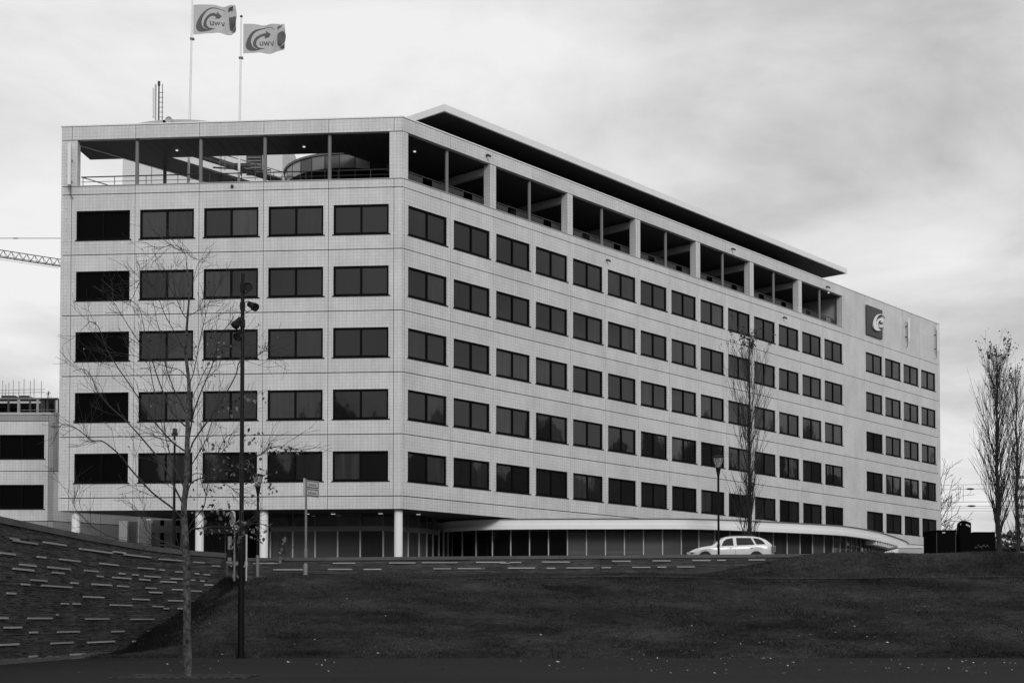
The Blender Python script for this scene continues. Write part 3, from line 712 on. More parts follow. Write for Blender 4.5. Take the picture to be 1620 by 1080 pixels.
# inner wall behind the lobby so nothing shows through
mb = MB(); mb.prism([(p.x,p.y) for p in (at(380,850,84.5), at(640,850,84.5), at(640,850,84.8), at(380,850,84.8))], GP, ZB); wobj('lobby_wall', mb, M_TERR, bld)
mb = MB(); mb.prism([(p.x,p.y) for p in (at(640,850,84.8), at(740,850,86.5), at(740,850,86.8), at(640,850,85.1))], GP, ZB); wobj('lobby_wall', mb, M_TERR, bld)
# lit lobby lamps
for (x,y,Y) in ((486,822,77.9),(527,825,77.9),(602,820,77.6),(662,824,78.2),(235,826,82.2)):
    q = at(x,y,Y); mb = MB(); mb.box(-.12,-.02,-.012,.12,.02,.012); mb.build('ceiling_lamp', M_LAMP, bld, T(q.x,q.y,ZB-.05))

# pavilion with curved white canopy
ch = 5.95; path = []
for (x, y) in ((672,828),(700,825),(760,821.5),(840,820.3),(970,820),(1100,820.3),(1220,825),(1290,828.5),(1340,832),(1380,838.5),(1412,847),(1438,857.5)):
    Y = ch*FPX/(979-y); path.append(((x-810)/FPX*Y, Y))
path[0] = (path[0][0]-.3, path[0][1]+1.2)
path += [(31.7, 110.5), (31.0, 115.0)]
PT = crspline([(a,b,0) for a,b in path], 8)
def offs(P, d):
    out = []
    for i, p in enumerate(P):
        t = (P[min(i+1,len(P)-1)]-P[max(i-1,0)]).normalized(); out.append(p+Vector((-t.y,t.x,0))*d)
    return out
def ribbon(name, P, d0, d1, z0, z1, m, piece=None, **kw):
    A = offs(P, d0); B = offs(P, d1); mb = MB(); n = len(P)
    vs = [(p.x,p.y,z0) for p in A]+[(p.x,p.y,z1) for p in A]+[(p.x,p.y,z0) for p in B]+[(p.x,p.y,z1) for p in B]
    fs = []
    for i in range(n-1): fs += [(i,i+1,n+i+1,n+i),(2*n+i+1,2*n+i,3*n+i,3*n+i+1),(n+i,n+i+1,3*n+i+1,3*n+i),(i+1,i,2*n+i,2*n+i+1)]
    fs += [(0,n,3*n,2*n),(n-1,2*n-1+0,3*n+n-1,2*n+n-1)]
    mb.add(vs, fs); return wobj(name, mb, m, bld, **kw)
zc1 = EYE+ch; zc0 = zc1-.60
step = 6
for i in range(0, len(PT)-1, step):
    seg = PT[i:i+step+1]
    if len(seg) < 2: continue
    if i > 4: 
        ribbon('canopy_fascia_panel', [seg[0]+(seg[1]-seg[0]).normalized()*.008]+seg[1:-1]+[seg[-1]], .10, .3, zc0+.235, zc1, M_WHITE)
ribbon('canopy_lip', PT, 0, .35, zc0, zc0+.22, M_WHITE)
ribbon('canopy_drip_edge', PT, .02, .35, zc1+.005, zc1+.04, M_GREY)
# roof and soffit surface from the arc back to the facade
back = [ptB(51.5,.3), ptB(-.5,9)]
inn = offs(PT, .25)
poly = [(p.x,p.y) for p in inn]+[(q.x,q.y) for q in back]
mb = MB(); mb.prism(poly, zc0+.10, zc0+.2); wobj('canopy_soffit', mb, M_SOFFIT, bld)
inn2 = [p for p in inn if p.x > .2]
mb = MB(); mb.prism([(p.x,p.y) for p in inn2]+[(q.x,q.y) for q in (ptB(51.3,-.02), ptB(12.5,-.02))], zc1-.12, zc1-.06); wobj('canopy_roof', mb, M_ROOF, bld)
# glazing below
gp_ = offs(PT, 1.15); gp_ = [p for i,p in enumerate(gp_) if i >= 6]
glazing([g4, gp_[0]], GP, zc0+.05, zc0+.05, zc0+.05, .9, upper=False)
cc = Curve([(p.x,p.y) for p in gp_]); npan = round(cc.len/1.13); wdt = cc.len/npan
for i in range(npan):
    A = cc.pos(i*wdt); B = cc.pos((i+1)*wdt); d = B-A; M = T(A.x,A.y,0) @ RZ(math.atan2(d.y,d.x))
    mb = MB(); mb.box(.03,0,GP+.05,d.length-.03,.03,zc0-.1); pxx = 810+FPX*A.x/A.y
    mb.build('glass_pane', M_LG[2] if pxx < 872 else rg.choice([M_LG[0],M_LG[1],M_LG[1],M_LGL] if pxx < 1300 else [M_LG[0],M_LG[1],M_LGL,M_LG[2]]), bld, M)
    if 872 < pxx < 1060 and rg.random() < .6:
        mb = MB(); mb.box(.05,-.008,GP+1.15,d.length-.05,-.002,GP+1.30); mb.build('blind_rail', M_RAIL, bld, M)
    mb = MB(); mb.box(-.035,-.06,GP,.035,.05,zc0+.09); mb.build('mullion', M_STEELW, bld, M)
    mb = MB(); mb.box(.036,-.02,zc0-.09,d.length-.036,.05,zc0+.09); mb.build('head_rail', M_DARK, bld, M)
# dark room behind the pavilion glass is closed by the opaque panes; toothed sunscreen at the far end
tooth = MB(); tooth.box(-.09,-.45,-.26,.09,.25,.0); tm = tooth.mesh('sunscreen_tooth')
cP = Curve([(p.x,p.y) for p in PT]); dd = cP.len-23.5
while dd < cP.len-8.5: obj('sunscreen_tooth', tm, M_WHITE, bld, cP.fr(dd, zc0-.005) @ T(0,.5,0)); dd += .8

# wall sign with emblem: outline polygons in a unit box (u right, v up), the curved arrow and the lettering
def P_(s): 
    q = [tuple(map(float, t.split(','))) for t in s.split()]; return [((x-150)/480.0, (500-y)/440.0) for x, y in q]
EM_OUT = P_("617,165 600,128 560,106 500,97 440,103 385,118 330,148 285,185 245,232 215,285 195,335 187,380 192,415 208,442 235,460 275,469 330,467 380,459 430,443 478,418 430,428 385,436 340,434 310,420 285,392 270,355 266,315 280,265 305,215 345,170 395,135 440,118 500,106 555,113 595,132")
EM_IN = P_("478,418 425,426 385,418 355,395 343,362 346,325 365,285 400,250 440,232 474,236 466,268 500,262 530,250 557,208 520,182 487,153 485,190 440,189 390,212 345,250 315,295 297,340 295,375 308,402 335,425 370,436 430,436")
def U(s): return [P_(t) for t in s]
EM_TX = U(["392,322 406,320 408,350 410,368 420,374 430,370 434,350 432,318 445,316 449,380 437,382 436,376 424,386 408,387 398,376 394,352",
           "452,320 465,318 478,358 492,314 503,313 516,355 526,311 539,309 522,372 510,374 497,332 484,378 472,380",
           "548,318 561,317 578,362 592,314 605,312 586,380 573,382"])
def em_poly(mb, poly, sx, sz, y0, y1, M):
    """extrude a polygon lying in the local x-z plane between y0 and y1"""
    pv = [Vector((u*sx, v*sz, 0)) for u, v in poly]; n = len(pv); tr = tessellate_polygon([pv])
    vs = [(p.x,y0,p.y) for p in pv]+[(p.x,y1,p.y) for p in pv]; fs = []
    for t in tr: fs += [tuple(t), tuple(n+i for i in reversed(t))]
    for i in range(n): j=(i+1)%n; fs.append((i,j,n+j,n+i))
    mb.add(vs, fs, M)
sx0 = eB+15*m_+.25; sgz = at(1370,531,117.5).z; sgt = at(1370,485,117.5).z; sw = 2.95; sh = sgt-sgz
sg = empty('wall_sign', MFB @ Vector((sx0,0,sgz)), 0, 'square grey sign with white curved arrow emblem high on the right end of the facade', 'sign')
mb = MB(); mb.box(sx0,-.16,sgz,sx0+sw,-.004,sgz+sh); mb.build('sign_board', mat('sign_grey', .065, .6), sg, MFB)
Me = MFB @ T(sx0+.72, 0, sgz+.15*sh)
mb = MB(); em_poly(mb, EM_OUT, 2.45, sh*.74, -.34, -.22, Me); em_poly(mb, EM_IN, 2.45, sh*.74, -.34, -.22, Me); mb.build('emblem', M_WHITE, sg, Matrix())
mb = MB()
for q in EM_TX: em_poly(mb, q, 2.45, sh*.74, -.34, -.22, Me)
mb.build('lettering', M_WHITE, sg, Matrix())
mb = MB()
for (u_, v_) in ((.15,.3),(.45,.85),(.4,.15),(.7,.4)): mb.box(u_*2.4-.02,-.23,v_*sh*.7-.02,u_*2.4+.02,-.15,v_*sh*.7+.02, Me)
mb.build('standoffs', M_DARK, sg, Matrix())
# panel antennas on the facade
def antenna(M, h, label, dx=0):
    t = empty('panel_antenna', M.translation, 0, label, 'antenna'); 
    mb = MB(); mb.box(-.09,-.40,0,.09,-.27,h); mb.build('antenna_panel', M_WHITE, t, M)
    mb = MB(); mb.cyl(0,-.2,-.5,h*.8,.03,8); mb.box(-.04,-.2,.2,.04,0,.28); mb.box(-.04,-.2,h*.6,.04,0,h*.6+.08); mb.tube([(0,-.2,-.5),(.08,-.15,-.62),(.1,-.05,-.7)], .02, 6); mb.build('mast_bracket', M_DARK, t, M)
    return t
qz = at(1431,531,121).z
antenna(MFB @ T(eB+17.2*m_,0,qz), 1.9, 'short white panel antenna on a dark bracket, right of the grey sign')
antenna(MFB @ T(LB-1.15,0,at(1480,553,126.5).z), 2.5, 'tall slim pale antenna at the far right edge of the facade')
antenna(MFA @ T(-LA+.62,0,SILL-.0), 2.35, 'tall white panel antenna at the upper left corner of the building')

# rooftop mast with antennas
Mm = T(at(250,189,77.5).x, 77.5, OPEN+.5)
t = empty('antenna_mast', Mm.translation, 0, 'dark rooftop mast with ladder, white antennas and a small dish', 'antenna mast')
H = at(250,129,77.5).z-(OPEN+.5)
mb = MB(); mb.cyl(.04,0,0,H,.042,10); mb.cyl(.04,0,H-.25,H,.075,10); mb.tube([(.04,0,.1),(-.18,.0,.9)],.03,6); mb.tube([(.04,0,.1),(.4,.0,.05)],.04,6); mb.build('mast', M_DARK, t, Mm)
mb = MB(); mb.tube([(.24,0,.25),(.24,0,H-.15)],.022,5)
for i in range(9): mb.tube([(.04,0,.35+i*.2*H/2.3),(.30,0,.35+i*.2*H/2.3)],.016,5)
mb.build('ladder', M_DARK, t, Mm)
mb = MB(); mb.box(-.31,-.1,H*.36,-.24,.04,H*.88); mb.build('antenna_panel', M_WHITE, t, Mm)
mb = MB(); mb.box(-.17,-.1,H*.32,-.11,.04,H*.94); mb.build('antenna_panel', M_STEELW, t, Mm)
mb = MB(); mb.lathe([(.02,0),(.16,.02),(.2,.07)], 18, Matrix.Rotation(PI/2,4,'X')); mb.build('dish', M_STEELW, t, Mm @ T(.65,-.1,.98))
mb = MB(); mb.box(.30,-.1,.5,.55,.1,1.0); mb.box(-.14,-.1,0,.12,.1,.85); mb.tube([(.04,0,.8),(.65,-.05,.95)],.03,6); mb.build('junction_box', M_DARK, t, Mm)

# flagpoles and flags
def flag(px0, py0, px1, py1, Y, xb, yb, xt, yt, lab_p, lab_f, seed):
    B = at(xb, yb, Y); Tp = at(xt, yt, Y); B.z = SILL-.12
    pole = empty('flagpole', B, 0, lab_p, 'flagpole', 'flagpoles on the roof terrace')
    mb = MB(); mb.tube([B, B+(Tp-B)*.5, Tp], [.085,.07,.045], 12); wobj('pole', mb, M_WHITE, pole, smooth=True)
    mb = MB(); mb.lathe([(0,-.09),(.07,-.05),(.09,0),(.07,.05),(0,.09)], 14); mb.build('finial', M_DARK, pole, T(*(Tp+Vector((0,0,.06)))), smooth=True)
    q = at((xt if py0 > 5 else xb+5.5), py1+7, Y)
    mb = MB(); mb.box(-.12,-.1,-.05,.12,.1,.05); mb.build('halyard_clamp', M_GREY, pole, T(q.x-.02,q.y,q.z))
    TL = at(px0, py0, Y); BR = at(px1, py1, Y); Wd = BR.x-TL.x; Hh = TL.z-BR.z
    def surf(u, v):   # u 0..1.0 along the fly, v 0..1 up
        x = u*Wd*(1-.02*math.sin(PI*v)); 
        if u > .82: x -= (u-.82)*Wd*.25*(1-math.sin(PI*v))
        y = .16*math.sin(u*9+v*2.2+seed)*u+.10*math.sin(u*17-v*4+seed*2)*u+ (0 if u < .8 else .5*(u-.8)*math.sin(v*11+seed))
        z = v*Hh + .05*math.sin(u*5.3+seed)*u*Hh - .07*u*Hh*(1-v)*-1 - .02*Hh*u*v + (.03*math.sin(v*9+seed) if u > .85 else 0)
        return Vector((TL.x+x, Y+y, BR.z+z))
    f = empty('flag', TL, 0, lab_f, 'flag', 'flags flying above the roof')
    def grid(nu, nv, off, sel=None):
        vs = [];
        for j in range(nv+1):
            for i in range(nu+1):
                u, v_ = i/nu, j/nv; p = surf(u, v_)
                du = surf(min(u+.01,1), v_)-surf(max(u-.01,0), v_); dv = surf(u, min(v_+.01,1))-surf(u, max(v_-.01,0))
                n_ = du.cross(dv).normalized(); vs.append(p+n_*off)
        fs = []
        for j in range(nv):
            for i in range(nu):
                if sel is None or sel((i+.5)/nu, (j+.5)/nv): fs.append((j*(nu+1)+i, j*(nu+1)+i+1, (j+1)*(nu+1)+i+1, (j+1)*(nu+1)+i))
        mb = MB(); mb.v = [tuple(p) for p in vs]; mb.f = fs; return mb
    wobj('cloth', grid(60, 36, 0), M_FLAG, f, smooth=True)
    def inside(poly, u, v):
        c = False; n = len(poly); j = n-1
        for i in range(n):
            xi, yi = poly[i]; xj, yj = poly[j]
            if (yi > v) != (yj > v) and u < (xj-xi)*(v-yi)/(yj-yi)+xi: c = not c
            j = i
        return c
    K = 480/630.0
    polys = [[(a*K, b) for a, b in pl] for pl in [EM_OUT, EM_IN]]
    tx = [[(a*K, b) for a, b in pl] for pl in EM_TX]
    fold = [[(a*K, b) for a, b in P_(s_)] for s_ in ("660,95 735,85 730,150 655,155","660,235 700,222 750,212 790,262 775,380 705,450 665,415", "690,470 780,400 790,440 780,480")]
    for off in (.006, -.006):
        g_ = grid(150, 110, off, lambda u, v: any(inside(q, u, v) for q in polys)); wobj('emblem', g_, M_FPRINT, f)
        g_ = grid(170, 120, off, lambda u, v: any(inside(q, u, v) for q in tx)); wobj('lettering', g_, M_FPRINT2, f)
        g_ = grid(60, 40, off, lambda u, v: any(inside(q, u, v) for q in fold)); wobj('printed_edge', g_, M_FPRINT, f)
def cloth_mat(name, g):
    m = mat(name, g, .8); t = m.node_tree; b = t.nodes['Principled BSDF']; tr = t.nodes.new('ShaderNodeBsdfTranslucent'); tr.inputs[0].default_value = (g,g,g,1)
    mx = t.nodes.new('ShaderNodeMixShader'); mx.inputs[0].default_value = .45; o = t.nodes['Material Output']
    t.links.new(b.outputs[0], mx.inputs[1]); t.links.new(tr.outputs[0], mx.inputs[2]); t.links.new(mx.outputs[0], o.inputs[0]); return m
M_FLAG = cloth_mat('flag_cloth', .62); M_FPRINT = cloth_mat('flag_print_grey', .20); M_FPRINT2 = cloth_mat('flag_letter_grey', .13)
flag(306, 8, 376, 55, 80.6, 297.2, 287, 304.6, -12, 'taller white roof flagpole at the left, running out of the top of the picture', 'pale flag with curved arrow emblem on the left, taller pole', .4)
flag(385, 38, 453, 85, 80.6, 377.4, 284, 381.8, 28, 'shorter white roof flagpole at the right, with a dark ball on top', 'pale flag with curved arrow emblem on the right, shorter pole', 2.1)

# pale tower block behind, seen through the terrace opening, and the steel stair
a, b = at(194,260,101), at(447,240,101)
bt = empty('tower_block', (a.x,101,GP), 0, 'plain pale block standing behind the office building, seen through the left terrace openings', 'building')
mb = MB(); mb.box(a.x,101,GP,b.x,110,38.0); wobj('wall', mb, mat('pale_render', .62, .6, .03, .4), bt)
p, q = at(390,237,100.9), at(415,276,100.9); mb = MB(); mb.box(p.x,100.9,q.z,q.x,100.995,p.z+1.5); wobj('louvre_window', mb, M_DARK, bt)
mb = MB()
for i in range(9): mb.box(p.x+.1,100.82,q.z+.2+i*.25,q.x-.1,100.9,q.z+.28+i*.25)
wobj('louvre_slats', mb, M_GREY, bt)
for xx in (240, 300, 350):
    p = at(xx,240,100.98); mb = MB(); mb.box(p.x-.02,100.97,GP,p.x+.02,100.999,37.9); wobj('panel_joint', mb, M_GREY, bt)
stt = empty('steel_stair', at(420,283,83), 0, 'dark steel stair with handrails rising across the pale wall behind the terrace', 'stair')
s0, s1 = at(301,239,84.5), at(446,284,84.5)
for off in (0, .9):
    mb = MB(); mb.tube([s0+Vector((0,off,0)), s1+Vector((0,off,0))], .09, 6); wobj('stringer', mb, M_DARK, stt)
mb = MB()
for i in range(22):
    q = s0+(s1-s0)*((i+.5)/22); mb.box(q.x-.13,q.y,q.z-.02,q.x+.13,q.y+.9,q.z+.02)
wobj('treads', mb, M_GREY, stt)
for zo in (1.0, .55):
    mb = MB(); mb.tube([at(348,243,84.4)+Vector((0,0,zo-1.0+.0)), at(446,272,84.4)+Vector((0,0,zo-1.0))], .03, 6); wobj('handrail', mb, M_GREY, stt)
mb = MB()
for x in (348, 356, 380, 404, 428, 446):
    q = at(x, 243+(x-348)*29/98, 84.4); mb.tube([q, q-Vector((0,0,1.0))], .02, 5)
wobj('balusters', mb, M_GREY, stt)
mb = MB(); mb.tube([at(337,265,82.8), at(412,270,82.8), at(428,269,82.8)], .05, 6); mb.tube([at(381,270,82.8), at(382,278,82.8)], .05, 6); mb.box(-.5,-.1,0,.5,.1,.2,T(*at(384,264,82.8)));wobj('landing_bar', mb, M_DARK, stt)

# ------------------------------------------------------------ neighbouring lower building (left)
NY = 93.2; NC = Vector((at(85,700,NY).x, NY, 0)); MNA = T(*NC) @ RZ(-.02); MNB = T(*NC) @ RZ(PI/2-BB)
zj1 = at(85,744.7,NY).z; zj0 = at(85,656,NY).z; zrt = at(85,652,NY).z; hN = zj0-zj1
nb = empty('low_office_building', (NC.x,NC.y,GP), 0, 'lower grey tiled office building with black windows at the left edge', 'office building')
for k in range(5):
    x = -.36-(k+1)*m_
    # top storey is taller: an extra band under the roof
    panel(nb, MNA, x, zj1, m_, HF, win=True, mt=M_TILE2, black=True); panel(nb, MNA, x, zj1+HF, m_, zj0-zj1-HF, mt=M_TILE2)
    panel(nb, MNA, x, zj1-HF, m_, HF, win=True, mt=M_TILE2, black=True); panel(nb, MNA, x, GP, m_, zj1-HF-GP, mt=M_TILE2)
for z0_, h_ in ((zj1, hN), (zj1-HF, HF), (GP, zj1-HF-GP)):
    panel(nb, MNA, -.36, z0_, .36, h_, mt=M_TILE2)
    for k in range(7): panel(nb, MNB, k*m_, z0_, m_, h_, mt=M_TILE2)
mb = MB(); mb.box(-22,-.02,zj0,0,.3,zrt); mb.build('parapet', M_STEELW, nb, MNA)
mb = MB(); mb.box(.03,-.02,zj0,7*m_,.3,zrt); mb.build('parapet', M_STEELW, nb, MNB)
mb = MB(); mb.box(-22,.2,GP,-.2,.5,zj0); mb.build('wall_core', M_CORE, nb, MNA)
mb = MB(); mb.box(.1,.2,GP,7*m_,.5,zj0); mb.build('wall_core', M_CORE, nb, MNB)
e1 = MNB @ Vector((7*m_,0.3,0)); e2 = MNA @ Vector((-22,.3,0))
mb = MB(); mb.prism([(NC.x-.2,NC.y+.3),(e1.x,e1.y),(e1.x-26,e1.y),(e2.x,e2.y)], zj0-.2, zj0-.05); wobj('roof', mb, M_ROOF, nb)
mb = MB(); p = at(88,700,98); mb.box(p.x-.02,97.5,GP,p.x+.1,98,zj0); 

# ------------------------------------------------------------ construction site on the skyline
KY = 340.0
ks = empty('unfinished_tower', (at(40,700,KY).x,KY,GP), 0, 'unfinished concrete building with open top storey on the skyline at the left', 'construction site')
xl, xr = at(-70,628,KY).x, at(91,628,KY).x; zs_ = at(50,629,KY).z; zf_ = at(50,654,KY).z
mb = MB(); mb.box(xl,KY,zs_-.35,xr,KY+18,zs_); wobj('top_slab', mb, M_GREY, ks)
mb = MB(); mb.box(xl,KY,GP,xr,KY+18,zf_); wobj('lower_storeys', mb, M_CONC, ks)
mb = MB(); mb.box(xl,KY+12,zf_,xr,KY+12.3,zs_-.5); wobj('back_wall', mb, M_TERR, ks)
mb = MB(); mb.box(xl,KY-.2,zs_-1.4,at(66,628,KY).x,KY+.1,zs_-.9); wobj('edge_beam', mb, M_STEELW, ks)
for x, wd_, m in ((14,.25,M_DARK),(30,.3,M_CONC),(48,.22,M_DARK),(60,.28,M_CONC),(66.5,.3,M_DARK),(70,.12,M_DARK),(75,.12,M_DARK),(87,.12,M_DARK),(90,.22,M_STEELW),(-15,.3,M_CONC)):
    p = at(x,640,KY); mb = MB(); mb.box(p.x-wd_,KY-.3,zf_,p.x+wd_,KY+.3,zs_-.5); wobj('column', mb, m, ks)
for x, yt in ((3,601),(7.7,608),(13,604),(20,600),(29,602.5),(37,599),(47,602),(53,598.5),(64.5,602),(-8,602),(-20,600)):
    p = at(x,yt,KY); mb = MB(); mb.cyl(p.x,KY+.5,zs_,p.z,.10,6); wobj('stanchion', mb, M_STEELW, ks)
for y_ in (617, 621.5):
    mb = MB(); mb.tube([at(-40,y_+1,KY), at(71,y_-1.5,KY)], .09, 5); wobj('guard_rail', mb, M_STEELW, ks)
mb = MB(); mb.tube([at(33,648.5,KY-1), at(88,648,KY-1)], .09, 5); wobj('guard_rail', mb, M_GREY, ks)
mb = MB(); mb.box(at(2,626,KY).x,KY,zs_+.05,at(24,626,KY).x,KY+4,at(10,625.3,KY).z); mb.box(at(30,626,KY).x,KY,zs_+.05,at(45,626,KY).x,KY+4,at(10,625.3,KY).z); wobj('timber_stack', mb, M_DARK, ks)
mb = MB(); mb.tube([at(64,631,KY-.5), at(92,630.5,KY-.5)], .18, 6); wobj('scaffold_beam', mb, M_DARK, ks)

def skin_body(name, verts, edges, radii, m, parent, M, sub=1):
    me = bpy.data.meshes.new(name); me.from_pydata(verts, edges, []); o = bpy.data.objects.new(name, me); COL.objects.link(o); place(o, M, parent)
    md = o.modifiers.new('skin', 'SKIN'); me.skin_vertices.new() if not me.skin_vertices else None
    for i, r in enumerate(radii): me.skin_vertices[0].data[i].radius = (r if isinstance(r, tuple) else (r, r))
    me.skin_vertices[0].data[0].use_root = True
    sb = o.modifiers.new('sub', 'SUBSURF'); sb.levels = sub; sb.render_levels = sub; me.materials.append(m); return o
wk = at(76, 628, KY); wk.y = KY+.3; wk.z = zs_
pr_ = empty('person', wk, 0, 'worker in dark clothes standing on the unfinished roof slab, arm reaching out', 'person')
V = [(0,0,.95),(0,0,1.2),(.03,0,1.42),(.05,-.02,1.55),(.08,-.03,1.66),(.1,-.03,1.76), (-.1,0,.9),(-.12,-.03,.48),(-.12,0,.06),(-.1,-.14,.03),(.1,0,.9),(.14,-.05,.48),(.12,0,.06),(.14,-.14,.03),
     (-.17,0,1.42),(-.24,0,1.15),(-.18,-.12,.93),(-.16,-.16,.85),(.21,0,1.42),(.42,-.06,1.28),(.62,-.12,1.10),(.70,-.14,1.05)]
E_ = [(0,1),(1,2),(2,3),(3,4),(4,5),(0,6),(6,7),(7,8),(8,9),(0,10),(10,11),(11,12),(12,13),(2,14),(14,15),(15,16),(16,17),(2,18),(18,19),(19,20),(20,21)]
R_ = [.14,.14,.15,.06,.1,.08,.1,.07,.05,.04,.1,.07,.05,.04,.07,.05,.04,.035,.07,.05,.04,.035]
skin_body('body', V, E_, R_, M_DARK, pr_, Matrix(WM[pr_]))
mb = MB(); mb.lathe([(.13,0),(.125,.06),(.08,.12),(0,.14)], 12); mb.build('helmet', M_WHITE, pr_, Matrix(WM[pr_]) @ T(.1,-.03,1.73))

# tower crane
zj = at(0,401,380).z
d0_ = Vector((at(0,401,380).x,380,zj)); d1_ = Vector((at(95,416,390).x,390,zj)); ud = (d1_-d0_).normalized()
J0 = d0_-ud*26; J1 = d0_+ud*30; nrm = Vector((-ud.y,ud.x,0))
crn = empty('tower_crane', (J0.x,J0.y,GP), 0, 'lattice jib of a tower crane coming in from the left edge against the sky', 'crane')
for nm, off in (('top_chord', Vector((0,0,1.0))), ('bottom_chord', Vector((0,0,-.9))+nrm*.7), ('bottom_chord', Vector((0,0,-.9))-nrm*.7)):
    mb = MB(); mb.tube([J0+off, J1+off], .14, 6); wobj(nm, mb, M_GREY, crn)
mb = MB(); nL = 26; Lj = (J1-J0).length
for i in range(nL):
    a = J0+ud*(Lj*i/nL); b = J0+ud*(Lj*(i+.5)/nL); c = J0+ud*(Lj*(i+1)/nL)
    for s_ in (-1, 1):
        lowo = Vector((0,0,-.9))+nrm*.7*s_
        mb.tube([a+lowo, b+Vector((0,0,1.0))], .08, 4); mb.tube([b+Vector((0,0,1.0)), c+lowo], .08, 4)
    mb.tube([a+Vector((0,0,-.9))+nrm*.7, a+Vector((0,0,-.9))-nrm*.7], .07, 4)
wobj('lattice', mb, M_GREY, crn)
mb = MB()
for sx in (-1,1):
    for sy in (-1,1): mb.box(-.12+sx,-.12+sy,GP,.12+sx,.12+sy,zj+9, T(J0.x,J0.y,0))
for i in range(38):
    z = GP+i*2.9
    for sx in (-1,1): mb.tube([(J0.x+sx,J0.y-1,z),(J0.x+sx,J0.y+1,z+2.9)],.07,4); mb.tube([(J0.x-1,J0.y+sx,z),(J0.x+1,J0.y+sx,z+2.9)],.07,4)
wobj('tower', mb, M_GREY, crn)
mb = MB(); mb.tube([at(-40,377,380), at(96,377,388)], .10, 5); q = at(25,377,381.5); mb.box(q.x-.7,q.y-.1,q.z-.15,q.x+.7,q.y+.1,q.z+.15); wobj('pendant_line', mb, M_GREY, crn)
mb = MB(); mb.tube([at(-40,405,379), at(92,424,388)], .05, 4); wobj('hoist_rope', mb, M_GREY, crn)

# ------------------------------------------------------------ trees
class Tree:
    def __init__(s, seed): s.r = random.Random(seed); s.w = MB(); s.l = MB(); s.tips = []
    def limb(s, pts, r0, r1, n=5):
        k = len(pts); s.w.tube(pts, [r0+(r1-r0)*i/(k-1) for i in range(k)], n, False)
    def twig(s, p, d, L_, r0, depth, up=.0, wob=.25, kids=4, rmin=.0045, ang=(.4,.9)):
        r = s.r; n = 5; pts = [Vector(p)]; d = Vector(d).normalized()
        for i in range(n):
            d = (d+Vector((r.gauss(0,wob),r.gauss(0,wob),r.gauss(0,wob)))*.5+Vector((0,0,up))).normalized(); pts.append(pts[-1]+d*L_/n)
        s.limb(pts, r0, max(r0*.45, rmin), 4 if depth < 2 else 5); s.tips.append(pts[-1])
        if depth > 0:
            for k in range(kids):
                t = r.uniform(.2,1.0)*n; i = min(int(t), n-1); q = pts[i].lerp(pts[i+1], t-i); dd = (pts[i+1]-pts[i]).normalized()
                ax = Vector((r.gauss(0,1),r.gauss(0,1),r.gauss(0,1))).cross(dd).normalized(); nd = Matrix.Rotation(r.uniform(*ang),3,ax) @ dd
                s.twig(q, nd, L_*r.uniform(.35,.65), max(r0*.6, rmin), depth-1, up, wob, max(kids-1,2), rmin, ang)
        return pts
    def leaf(s, p, sz):
        r = s.r; M = T(*p) @ RZ(r.uniform(0,6.3)) @ Matrix.Rotation(r.uniform(-1.2,1.2),4,'X') @ Matrix.Rotation(r.uniform(-.9,.9),4,'Y')
        s.l.add([(0,0,0),(sz*.45,0,-sz*.35),(sz*.28,0,-sz*.95),(0,.08*sz,-sz*1.25),(-sz*.28,0,-sz*.95),(-sz*.45,0,-sz*.35)], [(0,1,2,3),(0,3,4,5)], M)

